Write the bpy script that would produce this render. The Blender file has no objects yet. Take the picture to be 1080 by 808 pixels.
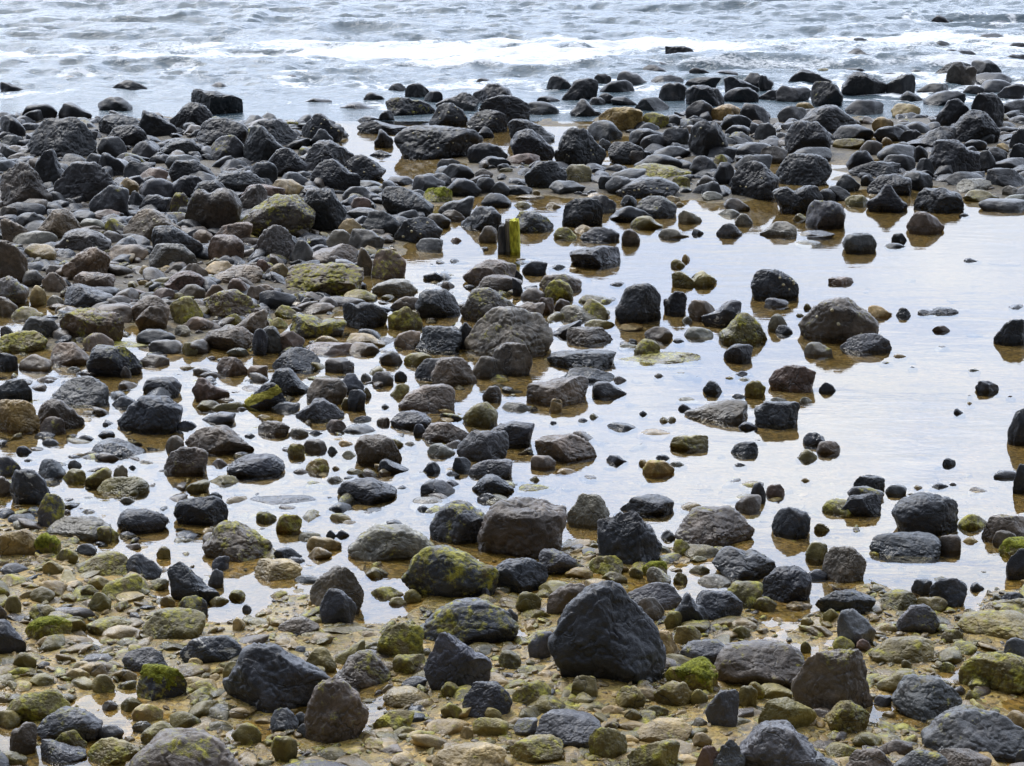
import bpy, math, random
import numpy as np

SC = bpy.context.scene
COL = SC.collection
R = math.radians

# ------------------------------------------------------------------ camera
W_PX, H_PX, F_PX = 1080.0, 808.0, 2400.0
CAM_H = 3.4
PITCH = math.atan2(404.0 + 200.0, F_PX)          # the horizon lies 200 px above the frame
cam_data = bpy.data.cameras.new('camera')
cam = bpy.data.objects.new('camera', cam_data)
COL.objects.link(cam)
cam.location = (0, 0, CAM_H)
cam.rotation_euler = (math.pi / 2 - PITCH, 0, 0)
cam_data.sensor_width = 36.0
cam_data.lens = F_PX / W_PX * 36.0
cam_data.clip_start = 0.1
cam_data.clip_end = 9000.0
SC.camera = cam
CP, SP = math.cos(PITCH), math.sin(PITCH)


def unproject(px, py, z):
    """the point at height z that the photograph shows at pixel (px, py)"""
    u, v = (px - W_PX / 2) / F_PX, -(py - H_PX / 2) / F_PX
    d = (u, CP + v * SP, -SP + v * CP)
    t = (z - CAM_H) / d[2]
    return np.array([d[0] * t, d[1] * t, z])


def project(P):
    x, y, z = P[..., 0], P[..., 1], P[..., 2] - CAM_H
    depth = y * CP - z * SP
    up = y * SP + z * CP
    depth = np.maximum(depth, 1e-3)
    return W_PX / 2 + F_PX * x / depth, H_PX / 2 - F_PX * up / depth, depth


# ------------------------------------------------------------------ noise
def _hash(ix, iy, iz, seed):
    h = (ix * 374761393 + iy * 668265263 + iz * 2147483647 + seed * 144665) & 0xFFFFFFFF
    h = ((h ^ (h >> 13)) * 1274126177) & 0xFFFFFFFF
    h = ((h ^ (h >> 16)) * 2246822519) & 0xFFFFFFFF
    return ((h ^ (h >> 15)) & 0xFFFFFF) / float(0xFFFFFF)


def noise3(p, seed=0):
    """value noise, about -1 .. 1"""
    p = np.asarray(p, float)
    i = np.floor(p).astype(np.int64)
    f = p - i
    f = f * f * f * (f * (f * 6 - 15) + 10)
    out = 0
    for dx in (0, 1):
        wx = f[..., 0] if dx else 1 - f[..., 0]
        for dy in (0, 1):
            wy = f[..., 1] if dy else 1 - f[..., 1]
            for dz in (0, 1):
                wz = f[..., 2] if dz else 1 - f[..., 2]
                out = out + wx * wy * wz * _hash(i[..., 0] + dx, i[..., 1] + dy, i[..., 2] + dz, seed)
    return out * 2 - 1


def fbm(p, seed=0, octaves=4, gain=0.5):
    p = np.asarray(p, float)
    a, s, t = 1.0, 0.0, 0.0
    for k in range(octaves):
        s = s + a * noise3(p * (2.03 ** k) + 17.3 * k, seed + k)
        t += a
        a *= gain
    return s / t


def sstep(a, b, x):
    t = np.clip((x - a) / (b - a), 0, 1)
    return t * t * (3 - 2 * t)


# ------------------------------------------------------------------ materials
class NT:
    def __init__(self, tree):
        self.t = tree
        tree.nodes.clear()

    def n(self, kind, **kw):
        nd = self.t.nodes.new(kind)
        for k, v in kw.items():
            setattr(nd, k, v)
        return nd

    def put(self, sock, v):
        if isinstance(v, bpy.types.NodeSocket):
            self.t.links.new(v, sock)
        elif v is not None:
            if hasattr(sock.default_value, '__len__') and len(sock.default_value) == 4 and len(v) == 3:
                v = (*v, 1)
            sock.default_value = v

    def math(self, op, a, b=None, c=None, clamp=False):
        nd = self.n('ShaderNodeMath', operation=op, use_clamp=clamp)
        for i, v in enumerate((a, b, c)):
            if v is not None:
                self.put(nd.inputs[i], v)
        return nd.outputs[0]

    def vmath(self, op, a, b=None):
        nd = self.n('ShaderNodeVectorMath', operation=op)
        self.put(nd.inputs[0], a)
        if b is not None:
            self.put(nd.inputs[1], b)
        return nd.outputs[1] if op in ('DOT_PRODUCT', 'LENGTH') else nd.outputs[0]

    def mix(self, fac, a, b, blend='MIX'):
        nd = self.n('ShaderNodeMix', data_type='RGBA', blend_type=blend)
        self.put(nd.inputs[0], fac)
        self.put(nd.inputs[6], a)
        self.put(nd.inputs[7], b)
        return nd.outputs[2]

    def noise(self, vec, scale, detail=4.0, rough=0.55, dist=0.0, out=0):
        nd = self.n('ShaderNodeTexNoise')
        self.put(nd.inputs['Vector'], vec)
        nd.inputs['Scale'].default_value = scale
        nd.inputs['Detail'].default_value = detail
        nd.inputs['Roughness'].default_value = rough
        nd.inputs['Distortion'].default_value = dist
        return nd.outputs[out]

    def ramp(self, x, a, b, lo=0.0, hi=1.0):
        nd = self.n('ShaderNodeMapRange', interpolation_type='SMOOTHSTEP')
        self.put(nd.inputs[0], x)
        for i, v in ((1, a), (2, b), (3, lo), (4, hi)):
            self.put(nd.inputs[i], v)
        return nd.outputs[0]

    def attr(self, name, out):
        return self.n('ShaderNodeAttribute', attribute_name=name).outputs[out]

    def bump(self, h, strength, dist, normal=None):
        nd = self.n('ShaderNodeBump')
        nd.inputs['Strength'].default_value = strength
        nd.inputs['Distance'].default_value = dist
        self.put(nd.inputs['Height'], h)
        if normal is not None:
            self.put(nd.inputs['Normal'], normal)
        return nd.outputs[0]


def new_mat(name):
    m = bpy.data.materials.new(name)
    m.use_nodes = True
    return m, NT(m.node_tree)


def stone_material():
    m, t = new_mat('weathered_basalt')
    geo = t.n('ShaderNodeNewGeometry')
    pos, nor = geo.outputs['Position'], geo.outputs['Normal']
    col = t.attr('col', 'Color')
    moss = t.attr('moss', 'Fac')
    pale = t.attr('pale', 'Fac')
    sep = t.n('ShaderNodeSeparateXYZ'); t.put(sep.inputs[0], pos)
    sn = t.n('ShaderNodeSeparateXYZ'); t.put(sn.inputs[0], nor)
    n1 = t.noise(pos, 7.0, 4, 0.6)
    n2 = t.noise(pos, 38.0, 5, 0.65)
    n3 = t.noise(pos, 150.0, 3, 0.6)
    v = t.math('ADD', t.math('MULTIPLY', n1, 0.9), t.math('MULTIPLY', n2, 1.0))
    v = t.math('ADD', v, t.math('MULTIPLY', n3, 0.35))
    v = t.math('SUBTRACT', v, 0.12)
    base = t.mix(1.0, col, v, 'MULTIPLY')
    # brown weathering rind in soft blotches
    rind = t.ramp(t.noise(pos, 11.0, 5, 0.6, 0.6), 0.52, 0.72, 0.0, 0.38)
    base = t.mix(rind, base, t.mix(0.55, base, (0.12, 0.085, 0.055)))
    # weathered blotches, lighter where the skin of the stone is dry and salt-bleached
    bl = t.ramp(t.noise(pos, 5.0, 6, 0.7, 0.5), 0.46, 0.64, 0.72, 1.45)
    base = t.mix(1.0, base, bl, 'MULTIPLY')
    # hairline joints in the basalt
    vj = t.n('ShaderNodeTexVoronoi', feature='DISTANCE_TO_EDGE')
    t.put(vj.inputs['Vector'], t.vmath('ADD', pos, t.vmath('MULTIPLY', t.noise(pos, 6.0, 3, 0.6, 0.0, 1), (0.22, 0.22, 0.22))))
    vj.inputs['Scale'].default_value = 4.2
    joint = t.math('MULTIPLY', t.ramp(vj.outputs['Distance'], 0.004, 0.022, 1.0, 0.0), t.ramp(t.noise(pos, 1.9, 2), 0.48, 0.56))
    base = t.mix(t.math('MULTIPLY', joint, 0.6), base, (0.012, 0.011, 0.010))
    # pale mineral specks
    vor = t.n('ShaderNodeTexVoronoi'); t.put(vor.inputs['Vector'], pos); vor.inputs['Scale'].default_value = 95.0
    speck = t.ramp(vor.outputs['Distance'], 0.10, 0.17, 0.28, 0.0)
    speck = t.math('MULTIPLY', speck, t.ramp(n2, 0.52, 0.62))
    base = t.mix(speck, base, (0.22, 0.21, 0.19))
    # worn pale patches on a few rocks
    pn = t.ramp(t.noise(t.vmath('MULTIPLY', pos, (1.0, 1.0, 1.8)), 11.0, 5, 0.65, 0.8), 0.56, 0.62)
    base = t.mix(t.math('MULTIPLY', pn, pale), base, (0.55, 0.53, 0.48))
    # wet band above the water, sheen and darkening that the water itself leaves
    wz = t.math('ADD', sep.outputs[2], t.math('MULTIPLY', t.math('SUBTRACT', n1, 0.5), 0.10))
    wet = t.ramp(wz, 0.015, 0.06, 1.0, 0.0)
    base = t.mix(t.math('MULTIPLY', wet, 0.5), base, t.mix(1.0, base, (0.35, 0.33, 0.30), 'MULTIPLY'))
    # algae and moss film: patches with a ragged edge, more on top and low down
    mn = t.math('ADD', t.math('MULTIPLY', t.noise(pos, 9.0, 5, 0.7, 0.3), 0.75), t.math('MULTIPLY', n2, 0.3))
    mn = t.math('ADD', mn, t.math('MULTIPLY', sn.outputs[2], 0.06))
    thr = t.math('SUBTRACT', 0.715, t.math('MULTIPLY', moss, 0.42))
    mf = t.math('MULTIPLY', t.math('SUBTRACT', mn, thr), 9.0, clamp=True)
    mf = t.math('MULTIPLY', mf, t.ramp(moss, 0.02, 0.12))
    mcol = t.mix(t.ramp(n2, 0.35, 0.65), (0.09, 0.088, 0.013), (0.40, 0.355, 0.035))
    mcol = t.mix(t.ramp(t.noise(pos, 17.0, 2), 0.5, 0.66), mcol, (0.15, 0.115, 0.045))
    base = t.mix(t.math('MULTIPLY', mf, 0.92), base, mcol)
    h = t.math('ADD', t.math('MULTIPLY', n2, 1.0), t.math('MULTIPLY', n3, 0.45))
    h = t.math('ADD', h, t.math('MULTIPLY', t.ramp(vor.outputs['Distance'], 0.05, 0.3), 0.22))
    h = t.math('ADD', h, t.math('MULTIPLY', mf, t.math('MULTIPLY', n3, 0.9)))
    h = t.math('SUBTRACT', h, t.math('MULTIPLY', joint, 0.5))
    nb = t.bump(h, 0.45, 0.012)
    p = t.n('ShaderNodeBsdfPrincipled')
    t.put(p.inputs['Base Color'], base)
    rough = t.math('ADD', 0.27, t.math('MULTIPLY', n2, 0.28))
    rough = t.math('ADD', rough, t.math('MULTIPLY', mf, 0.25))
    rough = t.math('SUBTRACT', rough, t.math('MULTIPLY', wet, 0.30))
    t.put(p.inputs['Roughness'], rough)
    p.inputs['Specular IOR Level'].default_value = 0.42
    t.put(p.inputs['Normal'], nb)
    o = t.n('ShaderNodeOutputMaterial'); t.put(o.inputs[0], p.outputs[0])
    return m


def moss_material(name, dark, bright):
    m, t = new_mat(name)
    pos = t.n('ShaderNodeNewGeometry').outputs['Position']
    n1 = t.noise(pos, 22.0, 5, 0.7)
    n2 = t.noise(pos, 110.0, 4, 0.7)
    c = t.mix(t.ramp(t.math('ADD', t.math('MULTIPLY', n1, 0.6), t.math('MULTIPLY', n2, 0.4)), 0.36, 0.64), dark, bright)
    p = t.n('ShaderNodeBsdfPrincipled')
    t.put(p.inputs['Base Color'], c)
    p.inputs['Roughness'].default_value = 0.8
    p.inputs['Specular IOR Level'].default_value = 0.25
    t.put(p.inputs['Normal'], t.bump(t.math('ADD', n1, n2), 1.0, 0.02))
    o = t.n('ShaderNodeOutputMaterial'); t.put(o.inputs[0], p.outputs[0])
    return m


def plain_material(name, a, b, scale, rough, bump=0.5, dist=0.004, stretch=(1, 1, 1)):
    m, t = new_mat(name)
    pos = t.vmath('MULTIPLY', t.n('ShaderNodeNewGeometry').outputs['Position'], stretch)
    n = t.noise(pos, scale, 5, 0.65)
    p = t.n('ShaderNodeBsdfPrincipled')
    t.put(p.inputs['Base Color'], t.mix(t.ramp(n, 0.35, 0.65), a, b))
    p.inputs['Roughness'].default_value = rough
    t.put(p.inputs['Normal'], t.bump(n, bump, dist))
    o = t.n('ShaderNodeOutputMaterial'); t.put(o.inputs[0], p.outputs[0])
    return m


def sand_material():
    m, t = new_mat('wet_sand')
    geo = t.n('ShaderNodeNewGeometry')
    pos = geo.outputs['Position']
    sep = t.n('ShaderNodeSeparateXYZ'); t.put(sep.inputs[0], pos)
    n1 = t.noise(pos, 2.2, 5, 0.6, 0.5)
    n2 = t.noise(pos, 16.0, 5, 0.65)
    n3 = t.noise(pos, 70.0, 4, 0.65)
    c = t.mix(t.ramp(n2, 0.35, 0.68), SAND_A, SAND_B)
    c = t.mix(t.ramp(n3, 0.55, 0.7), c, SAND_C)
    alg = t.math('MULTIPLY', t.ramp(n1, 0.40, 0.54), t.ramp(n2, 0.38, 0.54))
    c = t.mix(t.math('MULTIPLY', alg, 0.85), c, (0.20, 0.145, 0.022))
    dirt = t.ramp(t.noise(pos, 34.0, 4, 0.7), 0.56, 0.66, 0.0, 0.75)
    c = t.mix(dirt, c, (0.075, 0.05, 0.022))
    # dark basalt grit on the boulder banks, colour darkened further for shadow in their gaps
    grit_shade = t.math('MULTIPLY', t.ramp(t.math('ADD', sep.outputs[1], t.math('MULTIPLY', n1, 3.0)), 13.5, 17.0), t.ramp(sep.outputs[2], -0.02, 0.015))
    c = t.mix(t.math('MULTIPLY', grit_shade, 0.85), c, t.mix(n2, (0.022, 0.020, 0.018), (0.065, 0.052, 0.035)))
    bed = t.ramp(sep.outputs[2], -0.016, 0.0, 0.62, 0.0)
    c = t.mix(bed, c, (0.135, 0.094, 0.03))
    wet = t.math('MULTIPLY', t.ramp(sep.outputs[2], 0.005, 0.04, 1.0, 0.0), t.ramp(grit_shade, 0.0, 0.4, 1.0, 0.0))
    vor = t.n('ShaderNodeTexVoronoi'); t.put(vor.inputs['Vector'], pos); vor.inputs['Scale'].default_value = 42.0
    sc = t.n('ShaderNodeSeparateColor'); t.put(sc.inputs[0], vor.outputs['Color'])
    c = t.mix(1.0, c, t.math('ADD', 0.5, t.math('MULTIPLY', sc.outputs[0], 0.95)), 'MULTIPLY')
    p = t.n('ShaderNodeBsdfPrincipled')
    t.put(p.inputs['Base Color'], c)
    t.put(p.inputs['Roughness'], t.math('SUBTRACT', 0.66, t.math('MULTIPLY', wet, 0.44)))
    h = t.math('ADD', t.math('MULTIPLY', n2, 0.8), t.math('MULTIPLY', n3, 0.6))
    h = t.math('SUBTRACT', h, t.math('MULTIPLY', vor.outputs['Distance'], 0.35))
    t.put(p.inputs['Normal'], t.bump(h, 0.8, 0.02))
    o = t.n('ShaderNodeOutputMaterial'); t.put(o.inputs[0], p.outputs[0])
    return m


def pool_material():
    m, t = new_mat('still_water')
    geo = t.n('ShaderNodeNewGeometry')
    pos = geo.outputs['Position']
    n1 = t.noise(t.vmath('MULTIPLY', pos, (1.0, 2.6, 1.0)), 2.4, 3, 0.5)
    n2 = t.noise(t.vmath('MULTIPLY', pos, (1.0, 3.0, 1.0)), 11.0, 2, 0.5)
    h = t.math('ADD', n1, t.math('MULTIPLY', n2, 0.16))
    ruffle = t.ramp(t.noise(t.vmath('MULTIPLY', pos, (0.5, 1.0, 1.0)), 0.9, 3, 0.6, 0.4), 0.42, 0.62, 0.35, 1.1)
    nb = t.bump(t.math('MULTIPLY', h, ruffle), 0.06, 0.05)
    fr = t.n('ShaderNodeFresnel'); fr.inputs['IOR'].default_value = WATER_IOR
    t.put(fr.inputs['Normal'], nb)
    tr = t.n('ShaderNodeBsdfTransparent'); t.put(tr.inputs[0], (0.93, 0.87, 0.70))
    gl = t.n('ShaderNodeBsdfAnisotropic' if False else 'ShaderNodeBsdfGlossy')
    gl.inputs['Roughness'].default_value = 0.02
    t.put(gl.inputs['Normal'], nb)
    mx = t.n('ShaderNodeMixShader')
    t.put(mx.inputs[0], fr.outputs[0]); t.put(mx.inputs[1], tr.outputs[0]); t.put(mx.inputs[2], gl.outputs[0])
    o = t.n('ShaderNodeOutputMaterial'); t.put(o.inputs[0], mx.outputs[0])
    return m


def sea_material():
    m, t = new_mat('sea_water')
    pos = t.n('ShaderNodeNewGeometry').outputs['Position']
    foam = t.attr('foam', 'Fac')
    st = t.vmath('MULTIPLY', pos, (1.0, 1.7, 1.0))
    n1 = t.noise(st, 3.0, 5, 0.6, 0.4)
    n2 = t.noise(st, 14.0, 4, 0.65, 0.5)
    nb = t.bump(t.math('ADD', n1, t.math('MULTIPLY', n2, 0.35)), 0.55, 0.10)
    w = t.n('ShaderNodeBsdfPrincipled')
    t.put(w.inputs['Base Color'], (0.075, 0.11, 0.13))
    w.inputs['Roughness'].default_value = 0.12
    w.inputs['IOR'].default_value = 1.34
    t.put(w.inputs['Normal'], nb)
    f = t.n('ShaderNodeBsdfPrincipled')
    t.put(f.inputs['Base Color'], (0.80, 0.82, 0.84))
    f.inputs['Roughness'].default_value = 0.7
    t.put(f.inputs['Normal'], t.bump(n2, 0.7, 0.05))
    br = t.math('ADD', foam, t.math('MULTIPLY', t.math('SUBTRACT', n2, 0.5), 1.1))
    br = t.math('ADD', br, t.math('MULTIPLY', t.math('SUBTRACT', n1, 0.5), 0.5))
    fac = t.ramp(br, 0.29, 0.60)
    mx = t.n('ShaderNodeMixShader')
    t.put(mx.inputs[0], fac); t.put(mx.inputs[1], w.outputs[0]); t.put(mx.inputs[2], f.outputs[0])
    o = t.n('ShaderNodeOutputMaterial'); t.put(o.inputs[0], mx.outputs[0])
    return m


WATER_IOR = 1.36
SAND_A, SAND_B, SAND_C = (0.24, 0.150, 0.036), (0.41, 0.272, 0.072), (0.48, 0.35, 0.12)
M_STONE = stone_material()
M_SAND = sand_material()
M_POOL = pool_material()
M_SEA = sea_material()
M_MOSS = moss_material('bright_moss', (0.10, 0.11, 0.014), (0.42, 0.43, 0.04))
M_LICHEN = moss_material('yellow_lichen', (0.35, 0.30, 0.04), (0.62, 0.55, 0.10))
M_LIMPET = plain_material('limpet_shell', (0.42, 0.36, 0.20), (0.62, 0.56, 0.38), 160.0, 0.6)
M_WOOD = plain_material('weathered_wood', (0.022, 0.022, 0.024), (0.11, 0.105, 0.10), 30.0, 0.75, 0.8, 0.01, (1, 1, 0.15))
M_WOODPALE = plain_material('pale_split_wood', (0.16, 0.14, 0.11), (0.34, 0.31, 0.26), 40.0, 0.8, 0.8, 0.01, (1, 1, 0.2))
M_ALGAE = plain_material('yellow_green_algae', (0.30, 0.29, 0.015), (0.75, 0.72, 0.06), 45.0, 0.8, 1.0, 0.012, (1, 1, 0.35))


# ------------------------------------------------------------------ ground heights
HMAP_Y = [110, 150, 190, 230, 270, 310, 350, 390, 430, 470, 510, 550, 590, 630, 670, 710, 750]
# ground level in metres at every 40 px across the photograph, one row for each height in HMAP_Y
P1, P2, P3, P4, P5, P6 = -0.028, -0.024, -0.010, 0.022, 0.050, 0.015


def level_row(*runs):
    out = []
    for value, count in runs:
        out += [value] * count
    assert len(out) == 27, len(out)
    return out


HGRID = np.array([
    level_row((P4, 5), (P1, 9), (P4, 2), (P5, 4), (P4, 1), (P5, 6)),
    level_row((P5, 9), (P2, 7), (P3, 1), (P4, 1), (P5, 4), (P4, 2), (P5, 3)),
    level_row((P5, 9), (P3, 2), (P4, 9), (P3, 2), (P4, 5)),
    level_row((P5, 10), (P4, 1), (P2, 4), (P1, 12)),
    level_row((P5, 5), (P4, 5), (P3, 1), (P1, 16)),
    level_row((P4, 9), (P3, 1), (P2, 4), (P1, 13)),
    level_row((P3, 1), (P4, 2), (P3, 1), (P4, 3), (P3, 2), (P2, 5), (P1, 13)),
    level_row((P2, 14), (P1, 13)),
    level_row((P2, 13), (P1, 14)),
    level_row((P2, 13), (P1, 14)),
    level_row((P2, 13), (P1, 12), (P2, 2)),
    level_row((P3, 2), (P2, 25)),
    level_row((P4, 2), (P3, 13), (P4, 5), (P3, 1), (P2, 6)),
    level_row((P6, 4), (P3, 1), (P2, 2), (P6, 2), (P2, 1), (P3, 1), (P6, 13), (P3, 2), (P6, 1)),
    level_row((P6, 2), (P3, 1), (P6, 24)),
    level_row((P6, 27),),
    level_row((P6, 27),),
])


def ground_height(x, y):
    x = np.asarray(x, float); y = np.asarray(y, float)
    yy = np.maximum(y, 4.0)
    P = np.stack([x, yy, np.zeros_like(x)], -1)
    px, py, _ = project(P)
    u = np.clip((px - 20) / 40, 0, 25.999)
    v = np.clip(np.interp(py, HMAP_Y, np.arange(len(HMAP_Y))), 0, len(HMAP_Y) - 1.001)
    iu, iv = u.astype(int), v.astype(int)
    fu, fv = u - iu, v - iv
    fu, fv = fu * fu * (3 - 2 * fu), fv * fv * (3 - 2 * fv)
    h = (HGRID[iv, iu] * (1 - fu) + HGRID[iv, iu + 1] * fu) * (1 - fv) + (HGRID[iv + 1, iu] * (1 - fu) + HGRID[iv + 1, iu + 1] * fu) * fv
    q = np.stack([x * 1.1, y * 1.1, np.full_like(x, 3.1)], -1)
    n = fbm(q, 5, 3) * 0.055 + fbm(q * 4.5, 9, 3) * 0.018
    h = h + n * (0.24 + 0.76 * sstep(-0.02, 0.015, h))
    h = h + 0.028 * np.exp(-((x + 1.18) / 0.30) ** 2 - ((y - 8.45) / 0.45) ** 2)   # a low bar of sand, near left
    sea = sstep(25.2, 29.0, y)
    h = h * (1 - sea) + sea * (-0.35 - 0.02 * np.maximum(y - 27, 0))
    h = h + sstep(7.0, -1.0, y) * 0.5
    return h


# ------------------------------------------------------------------ mesh helpers
def make_mesh(name, verts, faces, mat, smooth=True, col=None, moss=None, pale=None, extra=None):
    me = bpy.data.meshes.new(name)
    verts = np.ascontiguousarray(verts, np.float32)
    faces = np.ascontiguousarray(faces, np.int32)
    k = faces.shape[1]
    me.vertices.add(len(verts)); me.vertices.foreach_set('co', verts.ravel())
    me.loops.add(faces.size); me.loops.foreach_set('vertex_index', faces.ravel())
    me.polygons.add(len(faces)); me.polygons.foreach_set('loop_start', np.arange(0, faces.size, k, dtype=np.int32))
    me.update(calc_edges=True)
    me.polygons.foreach_set('use_smooth', np.full(len(faces), smooth))
    n = len(verts)
    if col is not None:
        a = me.attributes.new('col', 'FLOAT_COLOR', 'POINT')
        c = np.ones((n, 4), np.float32); c[:, :3] = col
        a.data.foreach_set('color', c.ravel())
    for nm, v in (('moss', moss), ('pale', pale), *((extra or {}).items())):
        if v is not None:
            a = me.attributes.new(nm, 'FLOAT', 'POINT')
            a.data.foreach_set('value', np.broadcast_to(np.asarray(v, np.float32), (n,)).copy())
    me.materials.append(mat)
    return me


def link(name, me, parent=None):
    o = bpy.data.objects.new(name, me)
    COL.objects.link(o)
    if parent is not None:
        o.parent = parent
    return o


def tag(o, label=None, cat=None, group=None, kind=None):
    for k, v in (('label', label), ('category', cat), ('group', group), ('kind', kind)):
        if v:
            o[k] = v
    return o


_ICO = {}


def ico(n):
    if n in _ICO:
        return _ICO[n]
    g = (1 + 5 ** 0.5) / 2
    v = [(-1, g, 0), (1, g, 0), (-1, -g, 0), (1, -g, 0), (0, -1, g), (0, 1, g), (0, -1, -g), (0, 1, -g), (g, 0, -1), (g, 0, 1), (-g, 0, -1), (-g, 0, 1)]
    v = [np.array(a) / np.linalg.norm(a) for a in v]
    f = [(0, 11, 5), (0, 5, 1), (0, 1, 7), (0, 7, 10), (0, 10, 11), (1, 5, 9), (5, 11, 4), (11, 10, 2), (10, 7, 6), (7, 1, 8), (3, 9, 4), (3, 4, 2), (3, 2, 6), (3, 6, 8), (3, 8, 9), (4, 9, 5), (2, 4, 11), (6, 2, 10), (8, 6, 7), (9, 8, 1)]
    for _ in range(n):
        mid, nf = {}, []

        def m(a, b):
            k = (min(a, b), max(a, b))
            if k not in mid:
                p = v[a] + v[b]
                v.append(p / np.linalg.norm(p)); mid[k] = len(v) - 1
            return mid[k]
        for a, b, c in f:
            x, y, z = m(a, b), m(b, c), m(c, a)
            nf += [(a, x, z), (b, y, x), (c, z, y), (x, y, z)]
        f = nf
    _ICO[n] = (np.array(v), np.array(f, np.int32))
    return _ICO[n]


def soft_clip(P, n, h, k):
    """flatten what lies beyond the plane n.p = h, with a soft edge"""
    d = P @ n - h
    t = np.log1p(np.exp(np.clip(d * k, -40, 40))) / k
    return P - np.outer(t * 0.92, n)


def silhouette(profile, rnd, soft=0.5):
    """radius by angle about (cx, cz) of an outline whose top is given by the digits of profile"""
    hs = np.array([int(c) for c in profile], float) / 9.0
    n = len(hs)
    hs = np.maximum(hs, 0.30)
    xs = np.linspace(-1, 1, n)
    pts = [(x, max(h, 0.02)) for x, h in zip(xs, hs)]
    bl, br = rnd.uniform(0.78, 0.97), rnd.uniform(0.78, 0.97)
    pts = [(-0.55, -0.40), (-bl + 0.08, -0.12), (-bl, 0.06)] + pts + [(br, 0.06), (br - 0.08, -0.12), (0.55, -0.40)]
    pts = np.array(pts)
    cx = float(np.clip((xs * hs).sum() / hs.sum(), -0.4, 0.4)); cz = 0.2
    th = np.linspace(-math.pi, math.pi, 361)[:-1]
    Rr = np.zeros(360)
    A = pts - (cx, cz)
    B = np.roll(A, -1, 0)
    for i, a in enumerate(th):
        d = np.array([math.cos(a), math.sin(a)])
        e = B - A
        den = d[0] * e[:, 1] - d[1] * e[:, 0]
        den = np.where(np.abs(den) < 1e-9, 1e-9, den)
        tt = (A[:, 0] * e[:, 1] - A[:, 1] * e[:, 0]) / den
        ss = (A[:, 0] * d[1] - A[:, 1] * d[0]) / den
        ok = (tt > 0) & (ss >= -1e-6) & (ss <= 1 + 1e-6)
        Rr[i] = tt[ok].max() if ok.any() else 0.3
    sig = 1.5 + 4.5 * soft
    kx = np.arange(-24, 25); ker = np.exp(-(kx / sig) ** 2 / 2); ker /= ker.sum()
    Rr = np.convolve(np.concatenate([Rr[-24:], Rr, Rr[:24]]), ker, 'valid')
    return th, Rr, cx, cz


def stone_shape(profile, seed, sub, round_=0.5, ratio=0.5, zr=0.8):
    """unit stone: x and y in about -1..1, top at about z = 1, buried part down to about z = -0.35"""
    rnd = random.Random(seed)
    v, f = ico(sub)
    th, Rr, cx, cz = silhouette(profile, rnd, round_)
    ang = np.arctan2(v[:, 2], v[:, 0])
    s = np.clip(np.hypot(v[:, 0], v[:, 2]), 0, 1)
    ex = rnd.uniform(0.82, 1.05)
    Ra = np.interp(ang, np.append(th, math.pi), np.append(Rr, Rr[0]))
    rad = Ra * s ** ex
    P = np.stack([cx + rad * np.cos(ang), np.sign(v[:, 1]) * np.abs(v[:, 1]) ** ex, cz + rad * np.sin(ang)], -1)
    c0 = np.array([cx, 0, 0.3])
    Q = P - c0
    k = 12 + 45 * (1 - round_)
    # flattened faces: the front (towards -y) gets most, each cut soft enough to keep a worn edge
    for i in range(rnd.randint(6, 10)):
        a = rnd.uniform(-math.pi, math.pi)
        fy = rnd.uniform(0.55, 0.95) * (-1 if i % 3 else 1)
        w = math.sqrt(1 - fy * fy)
        n = np.array([w * math.cos(a), fy, w * math.sin(a) * 0.8 + 0.15])
        n /= np.linalg.norm(n)
        Q = soft_clip(Q, n, rnd.uniform(0.38, 0.74) + 0.12 * round_, k)
    for i in range(rnd.randint(0, 2)):
        a = rnd.uniform(0, math.pi)
        n = np.array([math.cos(a), rnd.uniform(-0.35, 0.35), math.sin(a)])
        n /= np.linalg.norm(n)
        Q = soft_clip(Q, n, rnd.uniform(0.8, 1.05) * (0.75 + 0.25 * abs(n[0])), k)
    lean = rnd.uniform(0.05, 0.45)
    Q[:, 1] += lean * (Q[:, 2])
    P = Q + c0
    # worn lumps, dents and cracks
    S = np.array([1.0, ratio * 2, zr])
    off = seed * 7.31
    q = P * S + off
    d = v
    amp = 0.105 - 0.055 * round_
    disp = fbm(q * 2.1, seed, 3) * amp
    r = 1 - np.abs(fbm(q * 3.4 + 5, seed + 3, 3))
    disp -= sstep(0.90, 1.0, r) * (0.055 - 0.042 * round_)
    if sub >= 4:
        disp += fbm(q * 7.0, seed + 7, 3, 0.6) * (0.034 - 0.016 * round_)
    if sub >= 5:
        disp += fbm(q * 19.0, seed + 11, 3, 0.6) * 0.018
    P = P + d * disp[:, None]
    return P, f


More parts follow.
